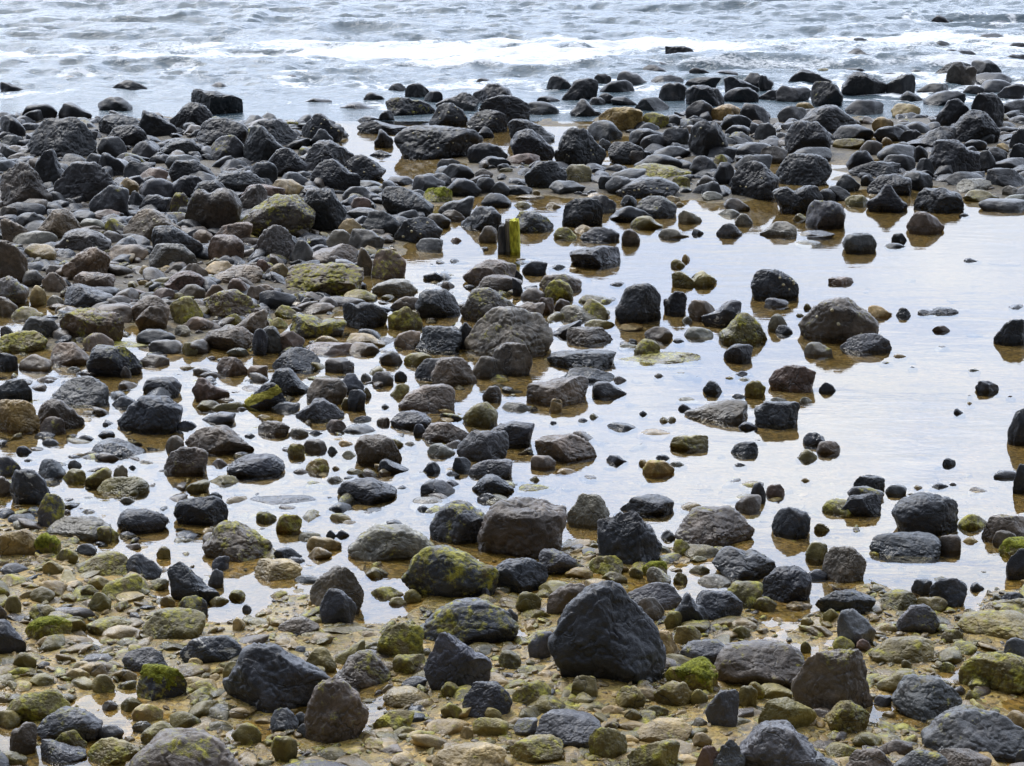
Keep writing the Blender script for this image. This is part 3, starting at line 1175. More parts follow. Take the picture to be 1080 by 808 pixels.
305 430 345 462 t 4899864
530 320 600 367 o 3799864
600 330 655 362 l 3799864
695 337 812 400 l 4899998653
840 168 985 278 o 2568999875 3 | mossy green-grey rock with a pitted crown in the middle shallows | the pitted mossy rock
920 103 1000 172 b 2699987
1000 170 1120 217 l 3899999864
900 245 1134 358 k 13467899999 | jet black boulder with a smooth dark back in the middle shallows | the jet black boulder
815 285 1030 418 g 257999999998 | large blue-grey boulder with a sheer left side in the middle shallows | the sheer blue-grey boulder
795 393 875 463 k 4999986
860 400 1045 490 g 2678999998 | grey bean-shaped rock tucked under the sheer blue-grey boulder | the bean-shaped rock
770 450 830 484 k 4899864
878 462 1050 558 k 147998642 | dark hooded rock in white water in front of the bean-shaped one | the dark hooded rock
680 412 752 470 k 2589974
668 485 810 558 k 378999986
765 485 830 527 k 3799864
895 540 985 592 g 4899875
620 553 800 613 l 259999986532 | flat smooth grey stone barely above white water near the big square boulders | the flat water stone
-40 545 250 608 k 25788999999864 | long flat black slab lying in the water with a thin reflection | the long flat black slab
650 590 715 628 k 4899864
@ 540 380
57 62 312 187 b 567777888998 | dark brown saddle-shaped boulder with its right end raised, in the pool | the saddle-shaped boulder
150 155 205 217 t 5998
325 85 468 160 g 489999765431 | smooth blue-grey slab sloping into the pool behind the saddle-shaped boulder | the sloping blue-grey slab
410 65 468 102 b 4899864
92 298 345 420 b 379999987664 | large brown-grey whale-shaped boulder in the middle of the near pool | the whale-shaped boulder
75 385 180 452 b 48999975
175 437 270 474 t 3799864
265 235 318 267 k 4899864
150 247 190 274 k 4899864
315 215 373 250 o 6997531
385 252 515 303 k 3899998642
505 278 645 327 t 2568999886 | flat tan stone awash beside a darker flat one in the near pool | the flat tan stone
515 205 553 237 k 3799864
600 228 668 267 o 5975875
640 303 800 378 o 48998999 2 | angular olive-grey stone with a squared end alone in the near pool | the squared olive stone
383 385 475 432 k 69998642
370 428 430 449 l 3799864
530 405 662 478 y 47999999864 4 | round mossy yellow-olive stone with a small dark one behind it in the pool | the round yellow-olive stone
582 383 645 420 k 4899864
640 412 715 447 l 5899753
512 403 560 442 t 4899864
70 472 115 507 o 7995
22 503 180 554 o 4899997641 4
575 52 620 82 l 3799864
648 48 755 77 o 3689987531
735 65 775 84 g 3799864
865 65 910 92 o 4899864
905 43 962 74 k 4689974
915 68 978 97 l 3799864
775 82 860 147 k 37998642 | small pointed dark stone alone in the pool behind the long slab | the small pointed pool stone
945 82 1033 153 o 378999865 3
665 148 765 182 l 3799864
675 177 730 217 k 4899864
700 158 960 268 b 244567789998 | long brown slab with a torn left end in the near pool | the torn-ended slab
890 135 955 167 k 4899864
985 165 1172 282 k 6799999998 | smooth rounded dark rock touching the right end of the torn-ended slab | the dark slab-end rock
890 330 1002 402 k 3799999974 | small rounded black-brown rock alone in white pool water with a short reflection | the lone rounded pool rock
897 417 957 447 k 3799864
925 512 960 530 t 3799864
968 495 1033 583 k 3689974
1032 503 1112 568 r 489999874
835 385 870 402 g 3799864
920 250 1000 292 k 3799864
@ 800 380
40 18 235 134 r 378999999 | blocky reddish-brown rock with pitted sides in the pool's right half | the blocky reddish rock
245 90 315 140 k 49998642
40 150 120 182 l 3799864
165 150 220 184 l 3799864
180 293 275 357 k 48999863
233 327 333 392 b 389999974 | small brown egg-shaped stone beside a grey twin in open white water | the brown egg stone
148 362 240 422 o 13799864 2
880 82 978 142 k 5999876 | small square dark stone in the right part of the open pool | the small square stone
793 195 845 232 k 5997531
843 168 882 194 t 5973
848 142 872 160 k 4899864
1005 142 1048 167 r 2599653
428 287 485 302 t 3799864
1012 195 1100 348 k 369999 | tall black boulder cut by the photo's right edge, standing in the pool | the tall right-edge boulder
1033 420 1100 543 k 79999
745 397 803 443 k 3899875 | tiny upright olive-black stone alone in white water on the right | the tiny upright stone
385 465 515 535 k 4999999987 | smooth grey-black cobble resting on a flat mossy slab at the near shore | the smooth resting cobble
360 510 512 583 g 59998765 2
515 505 603 557 g 48999986
630 508 673 537 t 4899864
690 498 772 532 k 237875
770 497 813 522 b 4899864
168 478 215 510 t 3799864
600 540 640 562 o 3799864
@ 0 520
475 62 687 168 k 38999998875 | smooth black pebble-shaped boulder in white water at the left near shore | the smooth black near-shore boulder
485 155 558 187 k 3799864
325 65 395 99 g 3799864
315 18 395 44 g 2799864
185 93 455 193 l 137999999865 1 | large flat pale olive stone half sunk in the near-left shore | the flat pale olive stone
390 135 485 202 o 3799975 6
-20 145 180 253 t 79999864
135 163 250 257 o 2799875 8 | small yellow moss-topped rock at the left near shore | the small yellow-topped rock
138 215 205 257 k 3799864
0 283 118 332 g 4899752
228 225 320 284 o 27999864
305 205 395 252 g 3799864
310 235 540 343 o 1357899998 4 | large tilted tan-green slab embedded in the near-left sand | the tilted tan-green slab
505 245 662 352 k 999999876532 1 | dark broken-edged block leaning beside the tilted tan-green slab | the broken-edged block
412 328 580 420 o 4566789998 6 | mossy wedge sloping up to the right in front of the broken-edged block | the mossy wedge
680 278 895 448 k 799876543211 1 | smooth black rock like a resting seal, high at its left end | the seal-like rock
820 110 1110 283 b 2479999876542 4 | large pale grey-brown boulder with a mossy right flank at the near shore | the mossy-flanked boulder
860 255 935 317 k 5789998
845 308 910 387 g 389987
635 215 695 267 o 3699864 3
930 393 1000 449 o 4899986
725 415 848 503 k 489999876 4
850 420 935 467 o 3799864
985 453 1025 489 g 4899864
580 465 838 593 o 15899999987 4 | broad flat tan-green slab with a dark shadowed edge on the near sand | the broad tan-green slab
345 500 540 573 o 2345789986 4 | low moss-streaked wedge on the sand beside the broad tan-green slab | the moss-streaked wedge
358 402 455 477 o 37999864 3
325 372 410 422 o 4899864
355 335 445 387 o 3799864
120 380 225 437 o 3799864 1
118 450 240 513 o 389999754 4
100 500 295 595 o 2579999875 8 | mossy yellow-green mound with a black underside at the left near sand | the mossy sand mound
-60 512 107 656 k 999997532 | large dark boulder cut by the left edge on the near sand | the dark left-edge boulder
20 415 88 487 o 3899974
-15 455 28 517 b 99864
-15 380 40 437 o 9864
580 345 690 397 o 13789998
650 420 715 462 t 3799864
170 275 260 332 o 3799864
470 400 590 442 t 3799864
945 505 1000 562 t 3799864
150 0 265 140 g 35899986 7 | grey-peaked rock with a bright yellow-green mossy lower face at the left | the grey-peaked mossy rock
705 10 930 133 k 37899999863 2 | rounded dark boulder with pale scuffs along its base in white water | the scuffed rounded boulder
@ 270 520
80 85 188 168 y 2899986 7 | small angular rock with a bright yellow lichen top in white water | the yellow-topped angular rock
0 75 85 127 o 4899864
70 220 190 275 k 4899998631
115 258 200 292 g 3799864
285 150 325 190 k 3799864
320 150 382 190 k 4899864
298 82 388 129 o 2899875
200 82 268 112 t 3799864
205 175 350 237 t 3799999864
210 220 310 272 t 3799864
372 125 728 278 l 1367899999987642 3 | big pale olive lens-shaped boulder, smooth and flat, at the pool's near edge | the pale olive lens
-10 265 190 358 t 799999986 | large tan sandstone-coloured slab lying flat at the near shore | the large tan slab
155 332 255 367 g 3799986
218 295 440 483 b 25789999865 2 | brown-olive boulder behind a smaller black one on the near sand | the brown-olive boulder
258 388 412 533 k 4899998764 | angular jet-black rock leaning on the brown-olive boulder's front | the angular jet-black rock
440 300 540 357 o 2699864
90 500 260 580 b 2579999754 | smooth grey-brown wedge lying beside a white puddle on the near sand | the puddle wedge
590 210 990 423 k 136899998876665 5 | broad arched black boulder with green moss draped over its front | the moss-draped arch
950 262 1190 408 k 5799999886 1 | rounded dark boulder between the moss-draped arch and a pale-flecked slab | the rounded arch-side boulder
900 15 1267 265 b 25789999999888 | massive brown-black square-shouldered boulder at the pool's near edge | the massive square-shouldered boulder
705 28 960 208 k 2578999987765 3 | dark boulder with a green moss patch left of the massive square-shouldered one | the moss-patched dark boulder
660 425 1070 625 k 13578999998754 4 | large low dark boulder with a moss-green belly in front of the arch | the green-bellied boulder
465 380 600 442 o 3799986 5
600 390 675 447 o 4899864 2
540 422 615 464 o 4899864
490 525 685 667 o 58999887 6 | olive lichen-crusted block beside the green-bellied boulder | the lichen-crusted block
260 535 480 573 o 279999742 2
915 385 955 427 k 4899864
1055 400 1161 487 o 38999875 3
605 340 640 370 g 3799864
@ 540 520
345 72 612 288 k 7888999986632 1 | big blue-black square boulder with a chipped right corner at the near shore | the chipped square boulder
605 150 665 197 g 3799864
655 188 725 252 o 4999875 5
685 207 840 267 o 1799999865 2
812 215 1075 358 g 489987876543 1 | smooth blue-grey boulder with a saddle top and mossy front at the near shore | the saddle-topped blue boulder
755 328 895 392 l 48999865 1 | flat pale speckled stone with squiggly markings in front of the saddle-topped one | the speckled flat stone
865 355 1022 468 o 47999998 4
747 393 940 520 k 599999864 | wide blue-black block with a rounded end on the near sand | the wide rounded block
648 403 800 533 k 1358975543 | small blue-grey shark-tooth rock beside the wide rounded block | the shark-tooth rock
455 362 692 483 g 36789999864 | long flat blue-grey boulder right behind the biggest pyramid boulder | the long flat blue boulder
488 423 622 518 b 38999864
618 478 692 548 o 3799986 4
658 538 768 612 o 489999864 3
145 355 628 770 k 3578999987654 | biggest black pyramid-shaped boulder, ridged and pitted, on the near sand | the biggest pyramid boulder
140 365 300 493 b 156789998 | purplish-brown facet-sided rock peeking from behind the biggest pyramid | the purplish facet rock
15 403 120 487 k 38999875 3
108 355 235 423 o 3799986 2
108 225 295 328 g 799999987642 3 | light grey slab with a mossy lower edge beside the massive square-shouldered boulder | the light mossy-edged slab
312 253 455 338 o 389999975 7 | rounded bright-mossed rock between the chipped square and the pyramid boulders | the bright-mossed rock
365 318 470 370 o 3799986 3
215 300 330 347 y 3799864 3
530 278 632 342 y 599999 9 | small brilliant lime-green mossy block on the near sand | the lime-green block
545 300 648 372 l 489875321 3 | small pale peaked stone with a green edge in front of the lime-green block | the green-edged stone
475 300 535 347 o 3799864 3
655 320 715 377 o 3799864 5
720 295 805 332 o 3799864
720 255 795 282 o 3799864
990 418 1075 482 o 4899986 3
-15 470 25 522 g 9864
220 0 398 148 l 1468999864 1 | pale greenish-grey rounded boulder behind the chipped square one | the pale greenish boulder
435 3 660 98 k 378999999986 | low smooth blue-black dome just behind the chipped square boulder | the low blue-black dome
683 38 790 87 t 4899986
905 5 1015 87 b 25799998
660 50 988 223 b 13579999998642 2 | large brown-black tented boulder with moss flecks in white water | the tented boulder
895 540 970 590 o 4899864
@ 800 520
52 57 213 188 k 38999886 | knobbly blue-black rock alone in the white water of the near shore | the knobbly blue rock
225 123 290 174 o 5899864
190 200 285 293 o 489998 3
258 215 440 365 b 3899999875 1 | brown-grey cut-faced rock with a green patch at the sand's edge | the cut-faced rock
450 155 745 288 k 489999999986 | big smooth black oval boulder like a river stone lying in amber water | the big smooth oval
540 -5 815 178 k 578899999987 | large jet-black boulder standing behind the big smooth oval | the large jet-black boulder
720 168 825 255 b 48999997
810 85 935 158 o 4799864 4
825 178 897 220 t 3799864
900 85 1100 208 b 269999999 | wide brown boulder cut by the right edge near the yellow moss | the wide right-edge boulder
950 150 1055 228 b 4899986
975 180 1100 273 o 4799999 9 | yellow-green moss-capped rock at the right edge of the near shore | the right-edge moss cap
1005 225 1100 353 k 5899999
195 310 290 363 k 3799864
5 293 218 446 k 1367999986 | sloping blue-black pyramid of rock at the edge of the sand | the sloping blue-black pyramid
230 390 478 493 k 38999998765 2 | long flat black boulder with a mossy right tip on the near sand | the long mossy-tipped boulder
318 470 478 630 g 5999987643 | steep grey-olive tooth of rock rising from the near sand | the steep grey-olive tooth
260 470 330 522 o 3799864
480 390 650 477 o 26789998 4 | crumbly moss-green heap of a rock on the near sand | the crumbly green rock
620 347 708 417 k 38999998
695 345 850 463 k 257999986 | dark dome with a yellow fleck at the pool's near-right shore | the yellow-flecked dome
640 420 770 488 o 48999986 1
555 450 740 568 g 2579999863 3
860 362 920 402 k 3799642
985 403 1080 450 k 48999874
805 475 1150 605 o 2789999876 3 | large flat slab with a sunlit tan top and dark face at the right | the tan-topped slab
960 445 1100 492 o 2689998
-20 420 75 483 o 4899864 3
110 440 220 477 t 3799864
170 505 225 542 o 3799864
890 318 940 340 l 3799864
258 22 420 100 o 48999876 5
330 0 500 98 k 1489999987 2 | black mossy-backed rock with a wedge-shaped reflection at the near shore | the wedge-reflecting rock
@ 0 658
730 45 985 158 k 248899999864 0 W | long low blue-black rock flecked with pale grains on wet sand | the pale-flecked long rock
495 93 685 200 g 478999998752 1
553 165 762 308 k 489999999986 8 | dark barrel-shaped rock with a bright lime moss cap on wet sand | the moss-capped barrel
25 265 290 393 o 26899999864 5 | wide lens-shaped rock crusted in yellow-green lichen at lower left | the lichen-crusted lens
145 333 420 478 g 257899999865 | smooth grey hump-backed boulder at the lower left corner | the lower-left grey hump
38 397 152 533 b 36789998 | angular mauve-grey rock propped against the lower-left grey hump | the mauve-grey angular rock
-15 350 90 427 o 7999864 2
220 430 355 513 o 48999986 4
163 468 355 578 g 9998765543 2
395 410 505 472 g 37999975
355 460 575 583 o 3799988765 5 | grey-topped rock with a shaggy lichen front at the lower left | the shaggy-fronted rock
570 395 715 497 o 2467899875 2
690 355 820 432 o 8999864 3
480 422 1035 720 b 136899999875421 3 | broad brown dome with moss cut by the bottom edge | the bottom-edge brown dome
535 325 665 397 t 379999984
490 298 585 357 o 4799864 2
370 205 470 277 o 37999863
295 150 385 207 t 3799864
270 180 365 227 t 3799864
940 400 1065 492 o 4799864 4
905 150 990 227 o 3799864
115 200 220 252 o 3799864
50 115 150 182 o 3799864
150 50 235 92 t 3799864
455 185 560 232 t 3799864
415 310 480 352 b 4899864
535 395 620 442 l 3799864
-15 515 115 583 o 799864
765 138 825 174 t 4899864
@ 270 658
-138 75 318 365 k 1358999876542 | large black boulder with a smooth bluish crest, lower left of the sand | the bluish-crested boulder
680 32 960 258 k 2799876554 | blue-black boulder with a blunt peak and a long sloping right shoulder | the sloping-shouldered boulder
190 215 460 483 b 136899998754 3 | big light-brown boulder with a curved crack across its top | the curved-crack boulder
190 93 330 192 o 2579999864 2
320 65 445 167 o 13457899
315 105 550 273 b 134789997642 3 | tan-grey tent-shaped rock with mossy edges in the middle of the sand | the tan tent-shaped rock
555 122 690 202 o 7999999 6
590 212 700 260 k 3799987
750 235 840 302 o 4799864 8
515 250 710 338 t 379999987531
838 232 1045 370 k 37999999864 2 | dark round boulder with a green lower edge in front of the sloping-shouldered one | the green-edged round
870 203 975 242 l 4899986
985 105 1080 182 o 5899864
1038 228 1202 332 o 4899987 5
57 340 175 442 k 48999753 1 | small jet-dark stone huddled at the foot of the bluish-crested boulder | the small huddled stone
155 358 220 422 g 4899864
165 405 235 457 g 3799864
475 350 645 447 o 26899998 5
60 455 170 563 o 599998753 4
930 340 1000 382 o 4899864
880 380 1030 457 o 3799986 4
750 320 840 382 o 4799864 4
690 385 870 452 t 3799986
830 415 885 467 t 4899864
1030 448 1252 567 o 4799999987 4 | loaf-shaped stone with a mossy yellow rim at the bottom of the sand | the yellow-rimmed loaf
715 480 1020 640 t 2789999987 2
60 545 430 660 g 2799998753 | long flat blue-grey rock cut by the bottom edge | the bottom-edge flat rock
@ 540 658
65 30 165 147 k 46799999 2
560 20 680 137 t 89999864
680 62 885 167 g 2689999976 | flat wet-topped blue-grey slab mirroring the sky beside the brown boulder | the wet-topped slab
820 62 1195 258 b 2799999999975 | large flat-topped brown boulder with a rusty tinge on the near sand | the rusty flat-topped boulder
620 135 840 278 y 466789986 8 | leaning slab half covered in brilliant green weed on the near sand | the green-weed slab
240 208 350 302 o 28999998 3
420 250 545 342 o 4999999864 3 | rounded olive-grey stone in front of the biggest pyramid boulder | the olive-grey round
575 230 740 332 o 4678999853 4
785 265 925 422 g 2568999999 | mauve-grey faceted rock leaning on a lighter one in the lower sand | the mauve faceted rock
920 250 1000 337 o 3899986 2
1000 297 1240 432 o 37999987653 1 | dark flat-topped rock with a tan top in front of the brown boulder | the tan-topped dark rock
870 390 1245 650 g 13579999764 | large blue-grey boulder with a broad slanting face cut by the bottom edge | the slanting blue boulder
805 470 950 640 g 3999987
735 495 855 640 r 2799999
85 345 365 503 g 146899998875 | rough grey angular boulder with a jagged top in the lower middle | the jagged grey boulder
5 380 105 452 g 489999
60 288 225 373 o 1358999753 2
310 420 470 543 o 28999876 4 | pale green mossy stone with one sharp shoulder in the lower middle | the pale green stone
465 470 685 600 o 599999998 4 | mossy loaf of rock with an upright front in the lower middle | the mossy loaf
490 380 735 493 t 1478999997
735 440 815 502 t 4899864
725 265 800 332 o 3799864
455 345 530 397 o 4799864
535 330 640 377 o 3799864 3
735 380 795 420 l 3799864
950 235 1030 302 o 3799864
360 330 455 372 t 3799864
820 175 875 222 o 4799864 3
@ 800 658
132 100 465 358 b 3699999999863 | big round mauve-brown boulder with a wrinkled face at lower right | the big mauve round
445 48 715 164 o 357999999987 3 | low pale-topped mossy slab with a black front behind the big mauve round | the pale-topped mossy slab
300 50 392 122 o 4899875 7
395 60 460 112 r 4799864
538 202 830 405 g 3799999764 | smooth grey-blue boulder like a helmet in the lower right | the helmet-shaped boulder
470 288 545 337 g 599999
270 310 455 443 o 26899764 4 | angular dark green pointed rock in front of the big mauve round | the pointed dark green rock
658 328 1100 558 g 146899998887654 | large ridged grey boulder, the biggest in the lower right corner | the ridged corner boulder
812 110 1120 283 o 26899999876 5 | brown and green mossy boulder at the right edge of the lower sand | the brown-green edge boulder
990 55 1100 167 g 389999 3
740 20 835 77 o 379999975
480 180 640 287 o 1458999 3
730 155 800 197 o 4799864
350 505 550 640 b 3799999864 | rounded brown boulder at the very bottom between two grey ones | the bottom brown boulder
480 470 630 537 b 2479986
540 510 770 640 g 25899998
720 505 950 640 b 499998765
110 515 330 650 g 2789999764
380 440 500 502 o 3799864 4
270 480 400 543 o 3799864 4
-20 240 140 302 o 4799864 2
170 70 215 117 o 4899864
580 145 625 177 o 4899864
1000 350 1100 422 t 3799864
840 270 900 312 o 3799864
1045 510 1100 590 g 48999
850 220 950 272 o 3799864
"""
BASE = {'k': (0.033, 0.034, 0.038), 'g': (0.092, 0.092, 0.096), 'b': (0.125, 0.098, 0.073), 't': (0.31, 0.22, 0.09),
        'y': (0.30, 0.20, 0.065), 'r': (0.14, 0.088, 0.062), 'l': (0.20, 0.185, 0.14), 'o': (0.165, 0.130, 0.038)}
COLWORD = {'k': 'black', 'g': 'dark grey', 'b': 'brown-grey', 't': 'tan', 'y': 'ochre', 'r': 'reddish-brown', 'l': 'pale grey', 'o': 'olive'}
SCALE = 280 / 1080.0


def read_rocks():
    out, ox, oy = [], 0, 0
    for line in ROCKS.strip().splitlines():
        parts = [p.strip() for p in line.split('|')]
        w = parts[0].split()
        if w[0] == '@':
            ox, oy = int(w[1]), int(w[2])
            continue
        x0, y0, x1, y1 = [float(a) * SCALE for a in w[:4]]
        r = dict(box=(ox + x0, oy + y0, ox + x1, oy + y1), c=w[4], prof=w[5], moss=int(w[6]) if len(w) > 6 else 0,
                 flag=w[7] if len(w) > 7 else '', label=parts[1] if len(parts) > 1 else None, ref=parts[2] if len(parts) > 2 else None)
        r['cx'], r['cy'] = (r['box'][0] + r['box'][2]) / 2, (r['box'][1] + r['box'][3]) / 2
        r['w'], r['h'] = r['box'][2] - r['box'][0], r['box'][3] - r['box'][1]
        r['area'] = r['w'] * r['h']
        out.append(r)
    return out


rocks = read_rocks()
# repeats of one rock read off two neighbouring views: keep the larger
rocks.sort(key=lambda r: -(r['area'] + (1e6 if r['label'] else 0)))
kept = []
for r in rocks:
    a = r['box']
    for q in kept:
        b = q['box']
        iw = min(a[2], b[2]) - max(a[0], b[0]); ih = min(a[3], b[3]) - max(a[1], b[1])
        if iw > 0 and ih > 0 and iw * ih > 0.72 * min(r['area'], q['area']) and 0.6 < r['area'] / q['area'] < 1.67:
            break
    else:
        kept.append(r)
rocks = kept
MAX_THINGS = 326
plain = sorted((r for r in rocks if not r['label']), key=lambda r: -r['area'])
n_l = sum(1 for r in rocks if r['label'])
single = {id(r) for r in plain[:MAX_THINGS - n_l]}


def words_of(r):
    w, h = r['w'], r['h']
    p = [int(c) for c in r['prof']]
    asp = w / h
    size = 'large' if w > 58 else 'small' if w < 30 else 'medium-sized'
    moss = 'moss-covered ' if r['moss'] >= 5 else 'moss-flecked ' if r['moss'] >= 2 else ''
    top = sum(1 for a in p if a >= 8) / len(p)
    if asp > 2.5:
        shape = 'flat '
    elif asp < 1.15:
        shape = 'upright '
    elif top < 0.36:
        shape = 'peaked '
    elif min(p[0], p[-1]) >= 6:
        shape = 'blocky '
    else:
        shape = 'rounded '
    return f"{size} {moss}{shape}{COLWORD[r['c']]}".replace('  ', ' ')


def direction(L, r):
    dx, dy = r['cx'] - L['cx'], r['cy'] - L['cy']
    if abs(dx) > 1.3 * abs(dy):
        return 'right of' if dx > 0 else 'left of'
    return 'behind' if dy < 0 else 'in front of'


def gap(L, r):
    a, b = L['box'], r['box']
    gx = max(a[0] - b[2], b[0] - a[2], 0); gy = max(a[1] - b[3], b[1] - a[3], 0)
    return math.hypot(gx, gy) + 0.02 * math.hypot(L['cx'] - r['cx'], L['cy'] - r['cy'])


def give_labels():
    marks = [r for r in rocks if r['ref']]
    for r in rocks:
        r['words'] = words_of(r)
    for r in rocks:
        if r['label'] or id(r) not in single:
            continue
        best = None
        for L in sorted(marks, key=lambda m: gap(m, r))[:14]:
            d = direction(L, r)
            same = sorted((q for q in rocks if q is not L and q['words'] == r['words'] and direction(L, q) == d), key=lambda q: gap(L, q))
            k = same.index(r)
            if k < 3:
                score = k * 25 + gap(L, r)
                if best is None or score < best[0]:
                    best = (score, k, d, L)
        if best is None:
            r['label'] = r['words'] + ' rock'
            continue
        _, k, d, L = best
        near = gap(L, r) < 5
        rank = ('directly ' if near else 'next ') if k == 0 else ('second such ' if k == 1 else 'third such ')
        r['label'] = f"{r['words']} rock, {rank}{d} {L['ref']}"


give_labels()


# ------------------------------------------------------------------ build the rocks
def surface_patch(name, V, faces, mask, mat, lift, seed, parent):
    """a thin growth that follows the stone under it: the faces where mask > 0, lifted off it, thinning to nothing at its edge"""
    fm = mask[faces].mean(1) > 0
    if fm.sum() < 6:
        return None
    fsel = faces[fm]
    used = np.unique(fsel)
    remap = -np.ones(len(V), np.int32); remap[used] = np.arange(len(used))
    nrm = np.zeros_like(V)
    fn = np.cross(V[faces[:, 1]] - V[faces[:, 0]], V[faces[:, 2]] - V[faces[:, 0]])
    for k in range(3):
        np.add.at(nrm, faces[:, k], fn)
    nrm /= np.maximum(np.linalg.norm(nrm, axis=1, keepdims=True), 1e-9)
    th = lift * (np.clip(mask * 5, -0.4, 1) + 0.5 * noise3(V * 60, seed) * (mask > 0.05))
    Vn = (V + nrm * th[:, None])[used]
    return link(name, make_mesh(name, Vn, remap[fsel], mat), parent)


def limpet_mesh():
    n = 10
    v, f = [], []
    for j, (r, z) in enumerate(((1.0, -0.2), (0.86, 0.18), (0.5, 0.48))):
        for i in range(n):
            a = 2 * math.pi * i / n
            rr = r * (1 + 0.07 * (-1) ** i)
            v.append((rr * math.cos(a), rr * math.sin(a) * 0.85, z))
    v.append((0.08, 0, 0.66))
    for j in range(2):
        for i in range(n):
            a, b = j * n + i, j * n + (i + 1) % n
            f.append((a, b, b + n)); f.append((a, b + n, a + n))
    for i in range(n):
        f.append((2 * n + i, 2 * n + (i + 1) % n, 3 * n))
    return make_mesh('limpet', np.array(v), np.array(f), M_LIMPET)


LIMPET = limpet_mesh()
stuff_v, stuff_f, stuff_c, stuff_m = [], [], [], []
stuff_n = 0
n_cap = 0
placed = []
for i, r in enumerate(rocks):
    seed = 100 + i
    rnd = random.Random(seed * 13 + 5)
    is_thing = bool(r['label']) and (r['ref'] or id(r) in single)
    big = max(r['w'], r['h'])
    sub = (5 if big > 44 else 4) if is_thing else (3 if big > 12 else 2)
    asp = r['w'] / r['h']
    ratio = rnd.uniform(0.36, 0.48)
    dark = r['c'] in 'kgb'
    round_ = rnd.uniform(0.12, 0.65) if r['prof'][0] < '6' else rnd.uniform(0.1, 0.5)
    if min(int(r['prof'][0]), int(r['prof'][-1])) >= 6:
        round_ = rnd.uniform(0.0, 0.3)
    P, f = stone_shape(r['prof'], seed, sub, round_, ratio, min(max(1.6 * r['h'] / r['w'], 0.4), 1.7))
    V, zg, sx, sy, H, c = fit_stone(P, r['box'], None, ratio)
    placed.append((c[0], c[1], sx, sy))
    jit = rnd.uniform(0.78, 1.25)
    tint = np.array(BASE[r['c']]) * jit * np.array([rnd.uniform(0.95, 1.06), 1.0, rnd.uniform(0.94, 1.05)])
    # the basalt of the seaward ridge is blacker, that of the landward bank browner
    if r['cy'] > 400 and r['c'] == 'k':
        tint = tint * np.array([1.42, 1.45, 1.52])
    if r['cy'] < 235 and r['c'] in 'kgb':
        tint = tint * 0.62
    elif r['c'] in 'gb' and r['cx'] < 430 and r['cy'] < 400:
        tint = tint * np.array([1.12, 1.0, 0.83])
    if r['moss'] == 0 and r['c'] == 'o':
        r['moss'] = 3
    elif r['moss'] == 0 and r['cy'] > 540 and r['c'] in 'btlg' and rnd.random() < 0.6:
        r['moss'] = 2
    if is_thing:
        me = make_mesh('rock', V - c, f, M_STONE, col=tint, moss=r['moss'] / 10.0 if r['moss'] < 6 else 0.55,
                       pale=0.9 if r['flag'] == 'W' else 0.0)
        o = link('rock', me)
        o.location = c
        tag(o, r['label'], 'rock', 'rocks strewn along the shore')
        L = V - c
        up = L[:, 2] / max(H, 1e-4)
        if r['moss'] >= 8:
            m = fbm(L * (2.2 / sx) + seed, seed, 5, 0.7) * 0.75 + (up - (0.90 - 0.045 * r['moss'])) * 0.9
            if surface_patch('moss_cap', L, f, m, M_MOSS, 0.0035, seed, o):
                n_cap += 1
        if r['flag'] == 'S':
            u = L[:, 0] / sx
            m = 0.16 - np.abs(up - (0.62 + 0.35 * u if r['cx'] < 300 else 0.9 - 0.35 * (u - 0.3))) + 0.10 * fbm(L * 30, seed, 3)
            m = np.where(L[:, 1] < sy * 0.35, m, -1)
            surface_patch('lichen_stripe', L, f, m, M_LICHEN, 0.004, seed, o)
        if r['flag'] == 'L':
            vn = np.zeros_like(L)
            fn = np.cross(L[f[:, 1]] - L[f[:, 0]], L[f[:, 2]] - L[f[:, 0]])
            for k in range(3):
                np.add.at(vn, f[:, k], fn)
            vn /= np.linalg.norm(vn, axis=1, keepdims=True)
            ok = np.where((vn[:, 1] < -0.25) & (up > 0.22) & (up < 0.85) & (np.abs(L[:, 0]) < 0.75 * sx))[0]
            for k in range(min(len(ok), rnd.randint(3, 7))):
                j = int(rnd.choice(ok))
                lp = link('limpet', LIMPET, o)
                s_ = rnd.uniform(0.009, 0.014)
                lp.scale = (s_, s_, s_)
                lp.location = L[j]
                from mathutils import Vector
                lp.rotation_mode = 'QUATERNION'
                lp.rotation_quaternion = Vector(vn[j]).to_track_quat('Z', 'Y')
    else:
        stuff_v.append(V); stuff_f.append(f + stuff_n); stuff_n += len(V)
        stuff_c.append(np.tile(tint, (len(V), 1))); stuff_m.append(np.full(len(V), min(r['moss'], 5) / 10.0))

placed = np.array(placed)

# ------------------------------------------------------------------ cobbles wedged between the rocks, pebbles on the sand
NV = 26
variants = {}


def variant(k, sub):
    if (k, sub) not in variants:
        rnd = random.Random(900 + k)
        prof = rnd.choice(['2579975', '4899986', '3699864', '5999876', '48999863', '1368975', '6899742', '3799987', '79998'])
        variants[(k, sub)] = stone_shape(prof, 900 + k, sub, rnd.uniform(0.2, 0.9), 0.45)
    return variants[(k, sub)]


